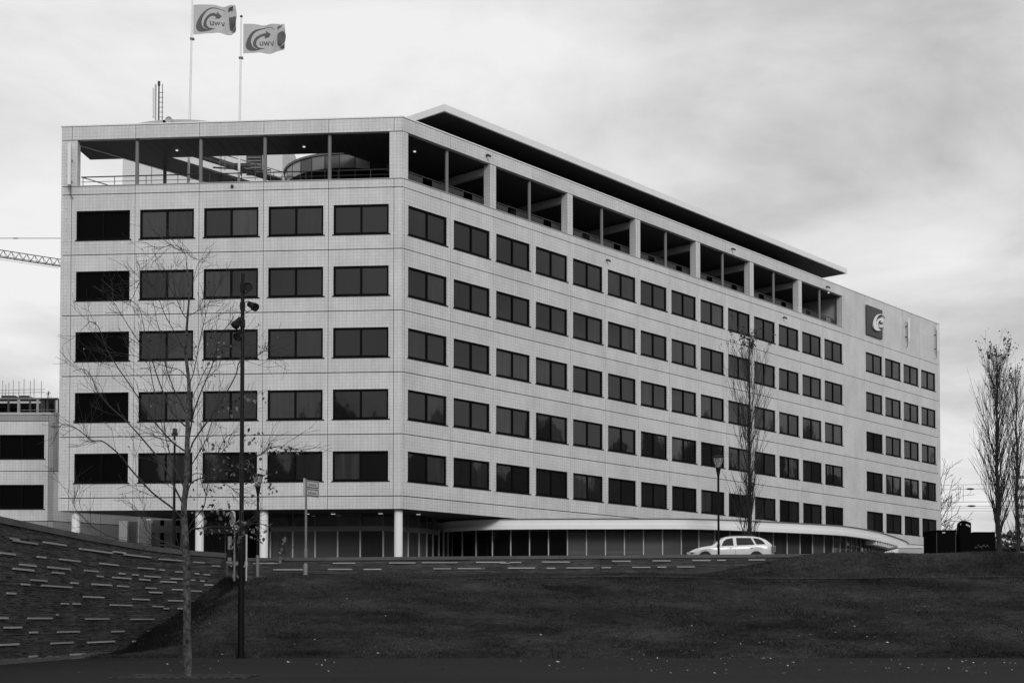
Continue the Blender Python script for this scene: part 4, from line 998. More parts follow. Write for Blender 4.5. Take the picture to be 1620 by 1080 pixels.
# young plane-like street tree in the foreground
TY = 35.8; tr = Tree(11)
root = empty('street_tree', at(297,1076,TY), 0, 'young nearly bare tree with mottled trunk in the foreground in front of the facade', 'tree')
tp = [(297,1079),(297,1050),(296,1000),(296,950),(295,900),(294,865),(292,830),(291,800),(294,770),(296,740),(296,705),(297,676),(296,648),(299,620),(298,595),(294,560),(295,528),(297,498),(299,470),(297,440),(295,415)]
tpts = crspline([at(x,y,TY+.06*math.sin(i)) for i,(x,y) in enumerate(tp)], 4); n = len(tpts)
tr_mb = MB(); rr = [max(.015, .104*(1-i/n)**.9+.010) for i in range(n)]; rr[0] = .135; rr[1] = .12
tr_mb.tube(tpts, rr, 12, True); wobj('trunk', tr_mb, M_BARK, root, smooth=True)
prim = [
 ([(296,676),(284,665),(270,647),(256,615),(246,587),(240,570),(219,540),(198,507),(184,484),(175,472)], .026),
 ([(295,715),(285,708),(272,698),(252,676),(231,647),(207,611),(181,573),(166,546),(158,522),(151,512),(141,509),(136,517)], .028),
 ([(291,800),(280,778),(258,735),(228,697),(198,664),(172,641),(153,617),(145,596),(133,584),(115,587)], .032),
 ([(291,825),(276,806),(240,778),(207,742),(190,720),(163,698),(146,697),(130,684),(116,675),(100,671),(90,678)], .034),
 ([(293,875),(284,866),(267,860),(246,850),(232,838),(226,820),(212,800),(196,790)], .026),
 ([(288,870),(262,863),(215,858),(180,850),(150,835),(126,812),(117,800),(114,790)], .016),
 ([(292,772),(278,745),(268,715),(262,690),(258,660),(245,620),(238,585),(235,550),(228,520),(222,492),(212,478),(195,478)], .02),
 ([(296,660),(288,640),(275,615),(264,585),(262,565),(262,545),(250,515),(245,490),(240,465)], .02),
 ([(298,600),(284,585),(266,581),(250,575),(225,566),(200,560),(180,557)], .014),
 ([(297,505),(289,495),(278,470),(270,457),(263,435),(259,424)], .014),
 ([(297,500),(312,492),(332,478),(344,455),(355,433)], .013),
 ([(296,560),(290,550),(276,525),(262,500),(254,480),(246,458),(236,445),(222,443),(206,453)], .014),
 ([(295,415),(294,404),(290,396),(280,389),(268,388),(254,393),(240,394)], .010),
 ([(299,694),(303,670),(308,647),(320,615),(332,587),(338,570),(345,540),(356,520),(366,508),(370,500)], .026),
 ([(298,730),(305,700),(332,661),(355,626),(373,593),(379,572),(396,568),(408,562),(418,555),(436,557)], .028),
 ([(296,785),(303,763),(330,752),(360,742),(391,727),(412,719),(428,708),(440,706),(455,707),(474,716)], .024),
 ([(296,848),(302,838),(313,835),(339,833),(370,833),(395,829),(412,828),(430,836),(444,850),(449,866),(452,880)], .028),
 ([(296,840),(306,822),(321,804),(326,785),(329,765),(339,732),(352,700),(362,688),(378,682)], .02),
 ([(296,775),(299,745),(312,720),(326,695),(335,668),(345,650),(360,640),(380,640)], .018),
 ([(298,610),(306,590),(312,560),(318,530),(325,500),(330,480),(334,470)], .016),
 ([(299,640),(313,610),(330,575),(347,550),(372,545),(396,540)], .012),
 ([(296,760),(312,748),(340,760),(362,768),(380,785),(395,800)], .014),
 ([(297,470),(304,450),(312,420),(316,412),(305,408)], .010)]
for i, (pp, r0) in enumerate(prim):
    k = len(pp); dy = [0.55,-.5,.3,-.7,.6,-.3,.8,-.6,.4,-.3][i % 10]*(1.6 if k > 9 else 1)
    P = crspline([at(x,y,TY+dy*(j/(k-1))**1.2*1.4) for j,(x,y) in enumerate(pp)], 4)
    tr.limb(P, r0*.85, .0055, 6)
    cnt = int(len(P)*.5)
    for c in range(cnt):
        j = tr.r.randint(4, len(P)-2); dd = (P[j+1]-P[j]).normalized()
        ax = Vector((tr.r.gauss(0,.35),1+tr.r.gauss(0,.8),tr.r.gauss(0,.35)))*tr.r.choice((-1,1)); nd = Matrix.Rotation(tr.r.uniform(.35,.85),3,ax.normalized()) @ dd
        tr.twig(P[j], nd, tr.r.uniform(.35,1.05), max(.009*(1-j/len(P)), .005), 1, .05, .22, 3, .0038)
wobj('branches', tr.w, M_TWIG, root)
def cluster(x, y, sx, sy, n, sz=(.05,.11), Yd=.5):
    for i in range(n): tr.leaf(at(x+tr.r.gauss(0,sx), y+tr.r.gauss(0,sy), TY+tr.r.gauss(0,Yd)), tr.r.uniform(*sz))
for c in ((455,712,12,4,22),(432,706,10,4,14),(395,735,18,10,26),(360,735,20,12,24),(345,760,18,10,18),(385,832,22,8,40),(350,832,25,7,26),(412,760,12,12,26),(428,775,6,6,10),(448,870,4,12,14),(375,860,5,12,14),
          (345,545,12,18,26),(340,565,8,6,10),(395,628,14,6,22),(360,640,14,8,14),(345,700,20,8,20),(398,690,10,8,14),(330,790,18,14,22),(235,535,4,6,4),(355,810,16,8,18),(370,900,4,8,5),(405,850,6,10,10)): cluster(*c)
for i in range(60): tr.leaf(tr.r.choice(tr.tips), tr.r.uniform(.03,.06))
wobj('leaves', tr.l, M_LEAF, root, kind='stuff')
# tree grate
gq = at(297,1074,TY); mb = MB()
for i in range(-26, 27):
    for s_ in (-1, 1): mb.box(gq.x+i*.065-.02, gq.y+(.18 if s_ > 0 else -1.0), .004, gq.x+i*.065+.02, gq.y+(1.0 if s_ > 0 else -.18), .03)
mb.box(gq.x-1.75,gq.y-1.08,.004,gq.x+1.75,gq.y-1.01,.035); mb.box(gq.x-1.75,gq.y+1.01,.004,gq.x+1.75,gq.y+1.08,.035)
tag(mb.build('tree_grate', mat('worn_iron', .045, .9, 1.2, 7, spec=.1)), 'rectangular slatted iron grate around the foot of the young tree', 'tree grate')

def poplar(x, ybase, ytop, Y, zbase, wpx, seed, label, leaves_top, trunk_r=.16, nb=90, leaf_m=None, low=.02):
    t = Tree(seed); b = at(x,ybase,Y); b.z = zbase; top = at(x+2,ytop,Y).z; H = (top-zbase)*.98; W = wpx/2*Y/FPX
    root = empty('poplar_tree', b, 0, label, 'tree', None)
    P = [b+Vector((t.r.gauss(0,.03),t.r.gauss(0,.04),H*i/14)) for i in range(15)]; mbt = MB(); mbt.tube(P, [trunk_r*(1-i/15)**1.1+.010 for i in range(15)], 8, True); wobj('trunk', mbt, M_BARKD, root, smooth=True)
    for i in range(nb):
        h = low*H+(H*.9-low*H)*(i/nb)**.85; a = t.r.uniform(0,2*PI)
        el = t.r.uniform(1.08,1.40); d = Vector((math.cos(a)*math.cos(el), math.sin(a)*math.cos(el), math.sin(el)))
        L_ = min(H*.24, (H-h)*.6+.25)*t.r.uniform(.6,1.05)*min(1.15, W/1.1)
        k = h/H*14; j = min(int(k), 13); q = P[j].lerp(P[j+1], k-j)
        t.twig(q, d, L_, .017*(1-h/H)+.007, 2, .10, .12, 3, .004, (.15,.48))
    tips = [p for p in t.tips]
    tips.sort(key=lambda p: -p.z)
    for p in tips[:int(len(tips)*.10)]:
        for _ in range(leaves_top): 
            if t.r.random() < .5: t.leaf(p+Vector((t.r.gauss(0,.08),t.r.gauss(0,.08),t.r.gauss(0,.08))), t.r.uniform(.06,.12))
    for i in range(160): 
        if tips: t.leaf(t.r.choice(tips), t.r.uniform(.04,.09))
    wobj('branches', t.w, M_TWIG, root); wobj('leaves', t.l, leaf_m or M_LEAFD, root, kind='stuff'); return root
poplar(1186, 872, 516, 75.4, GP, 64, 21, 'slim bare poplar with a tuft of leaves on top, behind the white car', 5, .13, 110)
poplar(1579, 870, 546, 72.0, GP+.3, 84, 22, 'broad bare poplar at the right edge beside the dark containers, the nearer of two', 3, .15, 150)
poplar(1610, 866, 574, 80.0, GP+.2, 60, 25, 'slim bare poplar at the right edge of the picture, second from the dark containers', 2, .12, 100)
# small spreading trees behind the building's right end
def bare_tree(x, ybase, Y, H, seed, label, lean=0.5, spread=.9):
    t = Tree(seed); b = at(x,ybase,Y); b.z = GP; root = empty('bare_tree', b, 0, label, 'tree')
    P = [b+Vector((.15*math.sin(i),0,H*.55*i/6)) for i in range(7)]; mbt = MB(); mbt.tube(P, [.16*(1-i/9) for i in range(7)], 8); wobj('trunk', mbt, M_BARKD, root, smooth=True)
    for i in range(16):
        a = t.r.uniform(0,2*PI); el = t.r.uniform(.2,1.2); d = Vector((math.cos(a)*math.cos(el)+lean*.3, math.sin(a)*math.cos(el), math.sin(el)))
        q = P[t.r.randint(2,6)]; t.twig(q, d, H*.42*t.r.uniform(.7,1.1), .05, 3, .04, .3, 4, .014, (.35,.8))
    wobj('branches', t.w, M_TWIG, root); return root
bare_tree(1474, 860, 136, 11.5, 31, 'bare spreading tree showing past the right end of the office building', 1.2)
bare_tree(1500, 872, 150, 5.5, 33, 'low bare bush-like tree behind the two dark containers', .6)

# ------------------------------------------------------------ lamps, masts and signs
# tall spotlight mast
MY = 53.0; b = at(381,1041,MY); b.z = .0; tp_ = at(384,432,MY); 
ms = empty('spotlight_mast', b, 0, 'tall black mast with four spotlights near its top, at the foot of the grass bank', 'lamp post')
H = tp_.z
mb = MB(); mb.tube([b, Vector((b.x+(tp_.x-b.x)*.35,MY,H*.35))], [.125,.12], 14); mb.tube([Vector((b.x+(tp_.x-b.x)*.35,MY,H*.35)), Vector((b.x+(tp_.x-b.x)*.36,MY,H*.36)), Vector((tp_.x,MY,H))], [.12,.085,.075], 14); mb.cyl(b.x,b.y,0,.05,.22,16); wobj('pole', mb, M_BLACK, ms, smooth=True)
def spot(x, y, dvec, L_=.42, r_=.16):
    p = at(x,y,MY-.1); d = Vector(dvec).normalized(); px0 = b.x+(tp_.x-b.x)*(p.z/H)
    M = T(*p) @ d.to_track_quat('Z','Y').to_matrix().to_4x4()
    mb = MB(); mb.lathe([(0,-L_*.6),(r_*.6,-L_*.6),(r_*.75,-L_*.2),(r_*.75,0),(r_*1.0,.05),(r_*1.02,L_*.45),(r_*.92,L_*.45),(r_*.9,L_*.36)], 18, M); sp = wobj('spotlight', mb, M_BLACK, ms, smooth=True)
    mb = MB(); mb.cyl(0,0,L_*.33,L_*.36,r_*.9,18,M=M); wobj('lens', mb, M_GLASS, sp)
    mb = MB(); q = Vector((px0,MY,p.z)); mb.tube([q+Vector((0,0,.12)), (q+p)/2+Vector((0,0,.2)), p+Vector((0,0,r_*.8))], .018, 5); mb.tube([q-Vector((0,0,.1)), (q+p)/2-Vector((0,0,.22)), p-Vector((0,0,r_*.8))], .018, 5); mb.box(px0-.09,MY-.09,p.z-.14,px0+.09,MY+.09,p.z+.16); wobj('bracket', mb, M_BLACK, sp)
spot(394,455,(.05,-1,-.12)); spot(400,484,(.75,-.55,-.45)); spot(375,511,(-.5,-.35,-.75)); spot(379,531,(-.35,-.8,-.45))
# lantern street lamps
def street_lamp(x, Y, ytop, zb_, label, sleeve=False):
    tpz = at(x,ytop,Y).z; X = at(x,900,Y).x; b = Vector((X,Y,zb_)); t = empty('street_lamp', b, 0, label, 'street lamp', 'lantern street lamps'); M = T(X,Y,0)
    k = 1.0; hL = .62; z0 = tpz-hL
    mb = MB(); mb.lathe([(.055,zb_),(.055,z0-.45),(.06,z0-.4),(.13,z0-.02),(.13,z0),(0,z0)], 14, M); wobj('pole', mb, M_BLACK, t, smooth=True)
    if sleeve: mb = MB(); mb.cyl(X,Y,zb_,zb_+1.0,.075,14); wobj('sleeve', M_=None, mb=mb, m=M_GREY, parent=t) if False else wobj('sleeve', mb, M_GREY, t, smooth=True)
    mb = MB(); mb.lathe([(.12,z0+.01),(.2,z0+.28),(.235,z0+.48),(.21,z0+.48),(.18,z0+.28),(.10,z0+.02)], 18, M); wobj('lantern_glass', mb, M_LANT, t, smooth=True)
    mb = MB(); mb.lathe([(0,z0+.6),(.12,z0+.58),(.28,z0+.53),(.30,z0+.49),(0,z0+.485)], 20, M); wobj('lantern_cap', mb, M_BLACK, t, smooth=True)
    mb = MB()
    for i in range(4): a = PI/4+i*PI/2; mb.tube([(X+.125*math.cos(a),Y+.125*math.sin(a),z0),(X+.235*math.cos(a),Y+.235*math.sin(a),z0+.49)], .010, 5)
    wobj('lantern_struts', mb, M_BLACK, t)
    mb = MB(); mb.cyl(X,Y,z0+.02,z0+.26,.045,10); wobj('bulb', mb, M_STEELW, t)
M_LANT = bpy.data.materials.new('lantern_glass'); M_LANT.use_nodes = True
bb = M_LANT.node_tree.nodes['Principled BSDF']; bb.inputs['Base Color'].default_value = (.75,.75,.75,1); bb.inputs['Transmission Weight'].default_value = .85; bb.inputs['Roughness'].default_value = .15; bb.inputs['IOR'].default_value = 1.1
street_lamp(1137, 66.4, 719, GP, 'black lantern street lamp standing in front of the white car')
street_lamp(407.5, 64.0, 748, 3.5, 'black lantern street lamp near the young tree, its foot in a grey sleeve', True)
# camera post behind the tree
X = at(275.5,800,68).x; b = Vector((X,68,GP)); t = empty('camera_post', b, 0, 'thin dark post with a small camera head, behind the young tree', 'post')
ztp = at(275,690,68).z
mb = MB(); mb.tube([b, (X,68,ztp)], [.08,.05], 12); mb.cyl(X,68,GP,GP+2.6,.09,12); wobj('pole', mb, M_BLACK, t, smooth=True)
mb = MB(); mb.box(X-.14,67.9,ztp,X+.14,68.1,ztp+.16); mb.box(X-.06,67.8,ztp+.16,X+.1,68.15,at(275,678,68).z); wobj('camera_head', mb, M_DARK, t)
mb = MB(); mb.lathe([(0,-.14),(.09,-.1),(.12,0),(.09,.06),(0,.08)], 12, T(X,67.95,ztp-.28)); wobj('camera_dome', mb, M_STEELW, t, smooth=True)
# direction sign on a grey pole
SY = 66.4; X = at(484,840,SY).x; b = Vector((X,SY,GP)); t = empty('direction_sign', b, 0, 'grey pole carrying two small stacked direction boards turned to the right', 'sign')
zt_ = at(484,757,SY).z; zb2 = at(484,785,SY).z
mb = MB(); mb.cyl(X,SY,GP,zt_-.02,.055,12); mb.cyl(X,SY,GP,GP+.95-.3,.08,12); wobj('pole', mb, M_GREY, t, smooth=True)
Ms = T(X-.05,SY-.07,0) @ RZ(math.radians(52))
mb = MB(); mb.box(0,0,zb2,.95,.05,zt_-.06); mb.box(-.05,-.03,zb2,-.005,.06,zt_+.02); wobj('sign_case', MB().add([Ms @ Vector(v) for v in mb.v], mb.f), M_STEELW, t)
hh = (zt_-.06-zb2)
for i in range(2):
    z0 = zb2+.04+i*hh*.5; mb = MB(); mb.box(.05,-.012,z0,.90,-.001,z0+hh*.42, Ms); fr = wobj('sign_board', mb, M_DARK, t)
    mb = MB(); mb.box(.10,-.020,z0+.04,.85,-.013,z0+hh*.42-.04, Ms); wobj('sign_face', mb, M_STEELW, fr)
    mb = MB(); xx = .22
    while xx < .72: w_ = random.uniform(.03,.05); mb.box(xx,-.024,z0+.09,xx+w_,-.0205,z0+.09+random.choice((.10,.13)), Ms); xx += w_+.02
    wobj('lettering', mb, M_GREY, fr)
# small bollard stump in front of the low wall
X = at(483.5,900,63.9).x; t = empty('bollard', (X,63.9,3.45), 0, 'short grey round-topped bollard at the foot of the low wall under the direction sign', 'bollard')
zt_ = at(484,890,63.9).z
mb = MB(); mb.lathe([(.10,3.4),(.10,zt_-.08),(.07,zt_-.02),(0,zt_)], 14, T(X,63.9,0)); wobj('post', mb, M_GREY, t, smooth=True)
mb = MB(); mb.cyl(X,63.9,3.55,3.62,.105,14); wobj('band', mb, M_STEELW, t, smooth=True)
# round traffic sign seen from the side
QY = 64.2; X = at(371,860,QY).x; t = empty('traffic_sign', (X,QY,3.4), 0, 'round traffic sign turned almost edge-on, with small white plate, by the wall gap', 'sign')
mb = MB(); mb.cyl(X,QY,3.3,at(370,806,QY).z-.1,.032,10); mb.cyl(X,QY,3.3,at(371,876,QY).z,.05,10); wobj('pole', mb, M_GREY, t, smooth=True)
q = at(368,820,QY-.06); mb = MB(); mb.lathe([(0,-.015),(.37,-.015),(.38,0),(.37,.015),(0,.015)], 26, T(*q) @ RZ(math.radians(-62)) @ Matrix.Rotation(PI/2,4,'X')); wobj('sign_disc', mb, M_GREY, t, smooth=True)
mb = MB(); mb.lathe([(.30,-.03),(.375,-.03),(.375,.03),(.30,.03)], 26, T(*q) @ RZ(math.radians(-62)) @ Matrix.Rotation(PI/2,4,'X')); wobj('sign_rim', mb, M_STEELW, t)
q = at(372,834,QY-.06); mb = MB(); mb.box(-.14,-.01,-.09,.14,.01,.09,T(*q)); pl = wobj('plate', mb, M_WHITE, t)
mb = MB(); mb.box(-.10,-.014,-.05,.10,-.0105,-.03,T(*q)); mb.box(-.10,-.014,.01,.08,-.0105,.03,T(*q)); wobj('lettering', mb, M_DARK, pl)
# pale slender post and a grey bollard by the entrance
X = at(390,870,64.3).x; t = MB(); t.cyl(X,64.3,3.3,at(390,845,64.3).z,.042,10); tag(wobj('signpost', t, M_STEELW, smooth=True), 'thin pale metal post just right of the black mast at the wall gap', 'post')
X = at(363.5,870,68.5).x; t = empty('bollard', (X,68.5,GP), 0, 'thick grey cylindrical bollard in the gap behind the traffic sign', 'bollard'); mb = MB(); mb.cyl(X,68.5,GP,at(363,848,68.5).z,.10,14); wobj('post', mb, M_GREY, t, smooth=True)
mb = MB(); mb.cyl(X,68.5,GP+.3,GP+.7,.106,14); wobj('band', mb, M_BLACK, t)

# ------------------------------------------------------------ car
M_CAR = mat('silver_white_car_paint', .66, .22); M_CAR.node_tree.nodes['Principled BSDF'].inputs['Coat Weight'].default_value = .6
M_CGL = glass_mat('car_glass', .012, 1.5, .03); M_TYRE = mat('tyre_rubber', .015, .8); M_RIM = mat('alloy_rim', .35, .3, metal=.8)
cx = at(1087.5,870,70).x
car = empty('parked_car', (cx+2.18,70,GP), 0, 'silver-white estate car on the forecourt road, facing left, behind the low wall', 'car')
MC = T(cx, 70, GP+.004)
top = [(0,.50),(.04,.58),(.12,.68),(.30,.77),(.66,.865),(1.12,.93),(1.22,.975),(1.50,1.18),(1.80,1.375),(2.0,1.42),(2.35,1.445),(2.8,1.45),(3.3,1.43),(3.62,1.375),(3.86,1.27),(4.08,1.10),(4.22,.96),(4.30,.86),(4.36,.60),(4.37,.45)]
tx_, tz_ = zip(*top)
def ztopc(x): return float(np.interp(x, tx_, tz_))
def belt(x): return float(np.interp(x, [0,.3,1.1,2.2,3.4,4.2,4.37],[.50,.70,.86,.90,.95,.94,.50]))
def halfw(x): return .86*min(1, (max(x,0.0)/.55)**.38 if x < .55 else 1, ((4.40-x)/.45)**.28 if x > 3.95 else 1)+.0
def zlow(x):
    z = .22+(.10 if x < .25 or x > 4.15 else 0)
    for wx in (.80, 3.38):
        d = abs(x-wx)
        if d < .345: z = max(z, .31+math.sqrt(.345**2-d*d))
    return z
st_ = sorted(set([0.0,.02]+[round(i*.045,3) for i in range(1,97)]+[4.36,4.37]))
ring = []
for x in st_:
    w0 = max(halfw(x), .35 if x > .01 else .3); zt = ztopc(x); zb2 = min(belt(x), zt-.005); zl = min(zlow(x), zb2-.06)
    g = max(zt-zb2, 0.0); inset = .30*min(1, g/.5)
    pr_pts = [(w0*.55, zl), (w0*.96, zl), (w0*.985, (zl*.5+zb2*.5) if zl < .6 else zl+(zb2-zl)*.4), (w0*1.0, zb2-(zb2-zl)*.32), (w0*.975, zb2-.02), (w0*.955, zb2),
              (w0*.955-inset*.75, zb2+(zt-zb2)*.80), (w0*.955-inset*1.0, zb2+(zt-zb2)*.94), (w0*.45, zt-.005), (0, zt)]
    full = [(-y, z) for y, z in pr_pts]+[(y, z) for y, z in reversed(pr_pts[:-1])]
    ring.append([(x, y, z) for y, z in full])
mb = MB(); k = len(ring[0]); vs = [p for r in ring for p in r]; fs = []
for i in range(len(ring)-1):
    for j in range(k-1): fs.append((i*k+j, i*k+j+1, (i+1)*k+j+1, (i+1)*k+j))
    fs.append((i*k+k-1, i*k, (i+1)*k, (i+1)*k+k-1))
fs.append(tuple(range(k-1,-1,-1))); fs.append(tuple((len(ring)-1)*k+j for j in range(k)))
mb.add(vs, fs); mb.build('body', M_CAR, car, MC, smooth=True)
def sidey(x, z):
    w0 = max(halfw(x), .35); zt = ztopc(x); b_ = min(belt(x), zt-.005); g = zt-b_; inset = .30*min(1, g/.5)
    return w0*.955-inset*.75*max(0,(z-b_))/(.8*g) if g > 0 else w0
def side_poly(name, poly, m, off=.006):
    for s_ in (-1, 1):
        pv = [Vector((x, z, 0)) for x, z in poly]; tr_ = tessellate_polygon([pv]); mb = MB(); n = len(poly)
        vs = [(x, s_*(sidey(x,z)+off), z) for x, z in poly]+[(x, s_*(sidey(x,z)-.02), z) for x, z in poly]
        mb.add(vs, [tuple(t) for t in tr_]+[(i,(i+1)%n,n+(i+1)%n,n+i) for i in range(n)]); mb.build(name, m, car, MC)
def wline(x, fr): b_ = belt(x); return b_+(ztopc(x)-b_)*fr
side_poly('side_window', [(1.62,belt(1.62)+.03),(1.75,wline(1.75,.62)),(1.92,wline(1.92,.76)),(2.22,wline(2.22,.80)),(2.24,belt(2.24)+.03)], M_CGL)
side_poly('side_window', [(2.40,belt(2.4)+.03),(2.39,wline(2.39,.80)),(2.8,wline(2.8,.80)),(3.14,wline(3.14,.79)),(3.30,belt(3.3)+.03)], M_CGL)
side_poly('rear_quarter_window', [(3.40,belt(3.4)+.04),(3.24,wline(3.24,.79)),(3.50,wline(3.5,.78)),(3.70,wline(3.70,.66)),(3.86,belt(3.86)+.06)], M_CGL)
# windscreen and rear window (laid on the loft)
def on_top(name, x0, x1, wf, m):
    mb = MB(); n = 8
    for i in range(n+1):
        x = x0+(x1-x0)*i/n; z = ztopc(x)+.008
        for y in (-1,-.5,0,.5,1): mb.v.append((x, y*wf, z-.004*abs(y)))
    for i in range(n):
        for j in range(4): a = i*5+j; mb.f.append((a,a+1,a+6,a+5))
    mb.build(name, m, car, MC)
on_top('windscreen', 1.24, 1.78, .52, M_CGL); on_top('rear_window', 3.88, 4.18, .5, M_CGL)
for s_ in (-1, 1):
    for x in (2.1, 3.12):
        mb = MB(); mb.box(x-.07,s_*.845-.02,.80,x+.07,s_*.845+.025*s_+.02,.825); mb.build('door_handle', M_BLACK, car, MC)
    mb = MB(); mb.box(1.40,min(s_*.83,s_*.99),.90,1.52,max(s_*.83,s_*.99),1.0); mb.build('wing_mirror', M_DARK, car, MC)
    mb = MB(); mb.lathe([(0,-.06),(.1,-.04),(.14,0),(.1,.05),(0,.07)], 12, T(.17,s_*.56,.60) @ Matrix.Scale(1.5,4,(0,1,0))); mb.build('headlight', mat('headlamp', .7, .1), car, MC, smooth=True)
    mb = MB(); mb.box(4.20,s_*.70-.1,.62,4.372,s_*.70+.09,.92); tl = mb.build('tail_light', M_GREY, car, MC)
    mb = MB(); [mb.box(4.19,s_*.70-.11,z_,4.378,s_*.70+.105,z_+.03) for z_ in (.70,.80)]; mb.build('tail_light_band', M_DARK, tl, MC)
    for wx in (.80, 3.38):
        Mw = MC @ T(wx, s_*.74, .31) @ Matrix.Rotation(PI/2,4,'X')
        mb = MB(); mb.lathe([(.19,-.09),(.30,-.09),(.31,-.06),(.31,.06),(.30,.09),(.19,.09)], 28); ty = mb.build('wheel', M_TYRE, car, Mw, smooth=True)
        mb = MB(); mb.lathe([(0,-.05),(.19,-.07),(.20,0),(.19,.07),(0,.05)], 20); mb.build('rim', M_RIM, ty, Mw, smooth=True)
    for xd in (2.32, ): mb = MB(); mb.box(xd-.004,s_*.862-.003,.30,xd+.004,s_*.862+.003,.9); mb.build('door_seam', M_DARK, car, MC)
    mb = MB(); mb.tube([(2.0,s_*.55,1.455),(2.7,s_*.55,1.48),(3.4,s_*.55,1.45)], .012, 6); mb.build('roof_rail', M_DARK, car, MC)

# ------------------------------------------------------------ dark containers and shed at the right
M_BIN = mat('matt_black_container', .0035, .85, .1, 3, spec=.04)
BY = 68.0; gz = GP
a, m1, b = at(1461,840,BY+1.6), at(1480.5,838,BY), at(1513,838,BY); zt_ = b.z
t = empty('container', (m1.x,BY,gz), 0, 'square black container with small white label, left of the one with a hood', 'container')
mb = MB(); vs2 = [(m1.x,BY),(b.x,BY),(b.x-.5,BY+2.0),(a.x,BY+1.6)]; mb.prism(vs2, gz, zt_-.06); wobj('body', mb, M_BIN, t)
mb = MB(); mb.prism([(m1.x-.03,BY-.04),(b.x+.04,BY-.04),(b.x-.46,BY+2.04),(a.x-.05,BY+1.62)], zt_-.06, zt_); wobj('lid', mb, M_BIN, t)
q = at(1493,842,BY-.01); mb = MB(); mb.box(q.x-.07,BY-.02,q.z-.035,q.x+.07,BY-.003,q.z+.03); wobj('label_plate', mb, M_STEELW, t)
mb = MB(); mb.box(m1.x+.02,BY-.012,gz+.1,m1.x+.05,BY,zt_-.1); mb.box(b.x-.06,BY-.012,gz+.1,b.x-.03,BY,zt_-.1); wobj('corner_trim', mb, M_DARK, t)
a, b = at(1523,841,BY+.6), at(1574.5,841,BY+.6); zt_ = a.z
t = empty('container', (a.x,BY+.6,gz), 0, 'wide black container with graffiti and a tall hooded intake at its left end', 'container')
mb = MB(); mb.box(a.x,BY+.6,gz,b.x,BY+2.2,zt_-.05); wobj('body', mb, M_BIN, t)
mb = MB(); mb.box(a.x+.55,BY+.56,zt_-.05,b.x+.03,BY+2.24,zt_); wobj('lid', mb, M_BIN, t)
hb_ = [at(1522,841,BY),at(1521.5,870,BY)]; zc_ = at(1530,823,BY).z
prf = [(0,gz-zc_),(0,-.30),(.02,-.12),(.10,-.02),(.20,.02),(.34,0),(.56,-.09),(.56,-.38),(.54,gz-zc_)]
mb = MB(); n = len(prf); Mh = T(at(1522,850,BY).x, BY+.3, zc_)
mb.add([(x,0,z) for x,z in prf]+[(x,.5,z) for x,z in prf], [tuple(range(n)), tuple(range(2*n-1,n-1,-1))]+[(i,n+i,n+(i+1)%n,(i+1)%n) for i in range(n)]); mb.build('hood', M_BIN, t, Mh)
mb = MB(); mb.add([(.28,-.012,-.17),(.36,-.012,-.16),(.52,-.012,-.25),(.47,-.012,-.31),(.40,-.012,-.25),(.30,-.012,-.22)], [(0,5,4,3,2,1)]); mb.box(.02,-.01,-.2,.05,0,-.12); mb.build('torn_sticker', M_STEELW, t, Mh)
mb = MB(); r_ = random.Random(4); x0 = at(1548,860,BY).x
for i in range(13):
    x = x0+i*.055; z = at(1560,863,BY).z+r_.uniform(-.05,.06); mb.tube([(x,BY+.592,z),(x+.05,BY+.592,z+r_.uniform(-.09,.09))], .012, 4)
wobj('graffiti', mb, M_GREY, t)
# white low shed
a, b = at(1421,863.5,92), at(1459.5,866,92)
t = empty('shed', (a.x,92,GP), 0, 'low white flat-roofed shed at the end of the pavilion canopy', 'shed')
mb = MB(); mb.box(a.x,92,GP,b.x,94.5,a.z-.1); wobj('wall', mb, M_STEELW, t); mb = MB(); mb.box(a.x-.05,91.95,a.z-.1,b.x+.05,94.55,a.z); wobj('roof', mb, M_WHITE, t)
t = empty('ramp_wall', (at(1398,870,91).x,91,GP), 0, 'small white sloping wall left of the low shed', 'wall'); mb = MB()
p = at(1398,873,91); q = at(1421,867,91); mb.add([(p.x,91,GP),(q.x,91,GP),(q.x,91,q.z),(p.x,91,p.z),(p.x,91.2,GP),(q.x,91.2,GP),(q.x,91.2,q.z),(p.x,91.2,p.z)], [(0,1,2,3),(5,4,7,6),(3,2,6,7),(1,5,6,2),(4,0,3,7)]); wobj('panel', mb, M_WHITE, t)

# railway embankment, catenary wires and lattice mast far right
mb = MB(); e0 = [(30,150),(300,150),(300,175),(30,175)]; ze = at(1600,855,150).z
mb.prism(e0, GP-.02, ze-.8); wobj('embankment', mb, M_GRASS, kind='structure')
hd = MB(); r_ = random.Random(9)
for i in range(3200):
    x = r_.uniform(40,70); y = 150+r_.uniform(-1,5); z = ze-.9+r_.uniform(0,1)**2*(1.4+.6*math.sin(x*.7)); s_ = r_.uniform(.12,.35)
    hd.add([(-s_,0,0),(s_,0,0),(0,0,s_*1.5)], [(0,1,2)], T(x,y,z) @ RZ(r_.uniform(0,3)) @ Matrix.Rotation(r_.uniform(-1,1),4,'X'))
tag(hd.build('hedge', M_LEAFD), 'dark low hedge growing along the railway embankment at the right', 'hedge', kind='stuff')
ct = empty('catenary_mast', at(1615,860,140), 0, 'grey steel lattice mast partly behind the poplars at the right edge', 'mast')
p = at(1608,752,140); q = at(1620,752,140); mb = MB()
for xx in (p.x, q.x+.2): mb.box(xx-.1,139.9,GP,xx+.1,140.1,p.z)
wobj('uprights', mb, M_GREY, ct); mb = MB(); z = GP
while z < p.z-.8: mb.box(p.x+.05,139.95,z,q.x+.2,140.05,z+.35); z += .95
mb.box(p.x-.5,139.85,p.z-.3,q.x+4,140.15,p.z); wobj('crosspieces', mb, M_GREY, ct)
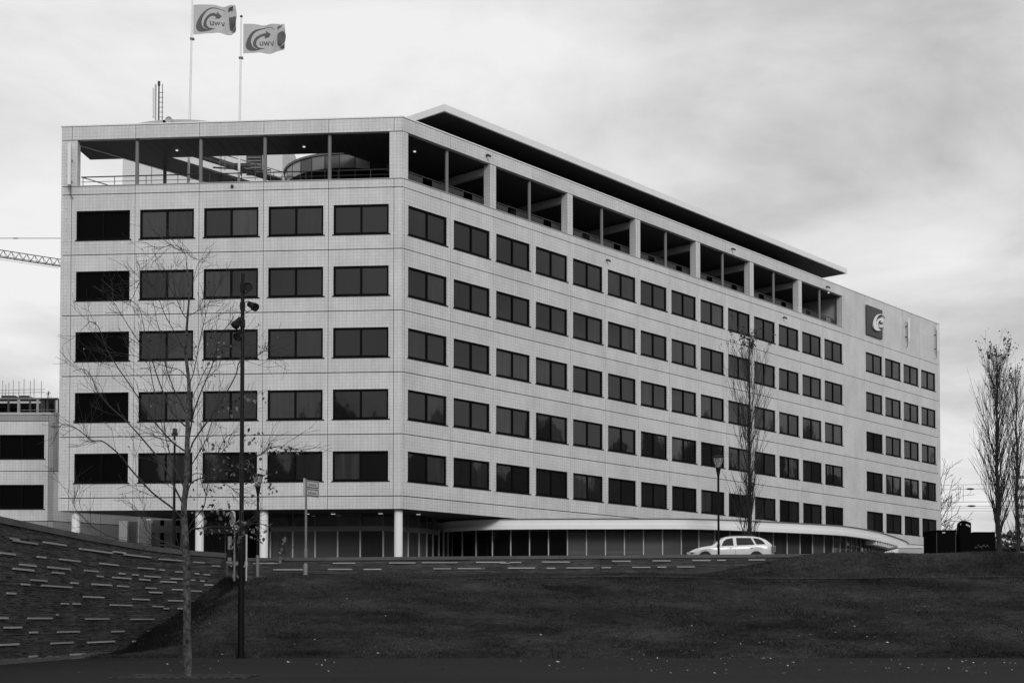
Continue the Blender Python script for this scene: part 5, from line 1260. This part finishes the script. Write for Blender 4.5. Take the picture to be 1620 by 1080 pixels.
for nm, (y0, y1), r_w in (('contact', (769,764), .035),('catenary', (775,771), .03),('wire3', (793.5,793), .045),('wire4', (800.5,799), .03),('wire5', (807,807), .03)):
    pass
wr = empty('overhead_wires', at(1560,790,140), 0, 'thin overhead railway wires running behind the right end of the building', 'wires')
for (y0, y1, r_w) in ((767.5,764,0.017),(774.5,771,0.019),(794,792.5,0.025),(801,799.5,0.019),(804,802.5,0.017),(807.5,807.5,0.017)):
    mb = MB(); A = at(1470,y0,142); B = at(1640,y1,142); mb.tube([A,B+(B-A)*.6], r_w, 4); wobj('wire', mb, M_GREY, wr)
for (x,y) in ((1535,773),(1537,800)):
    q = at(x,y,142); mb = MB(); mb.lathe([(0,-.5),(.08,-.3),(.11,0),(.08,.3),(0,.5)], 8, T(*q) @ Matrix.Rotation(PI/2,4,'Y')); wobj('insulator', mb, M_DARK, wr)
for x in (1516, 1524):
    mb = MB(); mb.tube([at(x,767,142), at(x,794,142)], .018, 4); wobj('dropper', mb, M_GREY, wr)

# unseen wood added behind and right of the viewpoint to darken the lower windows' reflections
mb = MB(); r_ = random.Random(5)
def blob(x, y, r, h):
    n = 9; vs = []; fs = []
    for j in range(6):
        a = j/5*PI/2
        for k in range(n):
            b = 2*PI*k/n+.3*j; q = r*math.cos(a)*(1+r_.uniform(-.22,.22)); vs.append((x+q*math.cos(b), y+q*math.sin(b), -1+h*math.sin(a)*(1+r_.uniform(-.08,.08))))
    for j in range(5):
        for k in range(n): fs.append((j*n+k, j*n+(k+1)%n, (j+1)*n+(k+1)%n, (j+1)*n+k))
    mb.add(vs, fs)
for i in range(110):
    x = -200+i*4.2; blob(x+r_.uniform(-2,2), -95+r_.uniform(-8,8), r_.uniform(5,9), r_.uniform(27,43))
for i in range(80):
    y = -90+i*4.6; blob(190+r_.uniform(-8,8), y, r_.uniform(5,9), r_.uniform(27,43))
tag(mb.build('added_reflection_wood', mat('reflection_wood_dark', .07, .9, .3, .6)), 'unseen belt of trees added behind and to the right to darken window reflections', 'added woodland', kind='stuff')
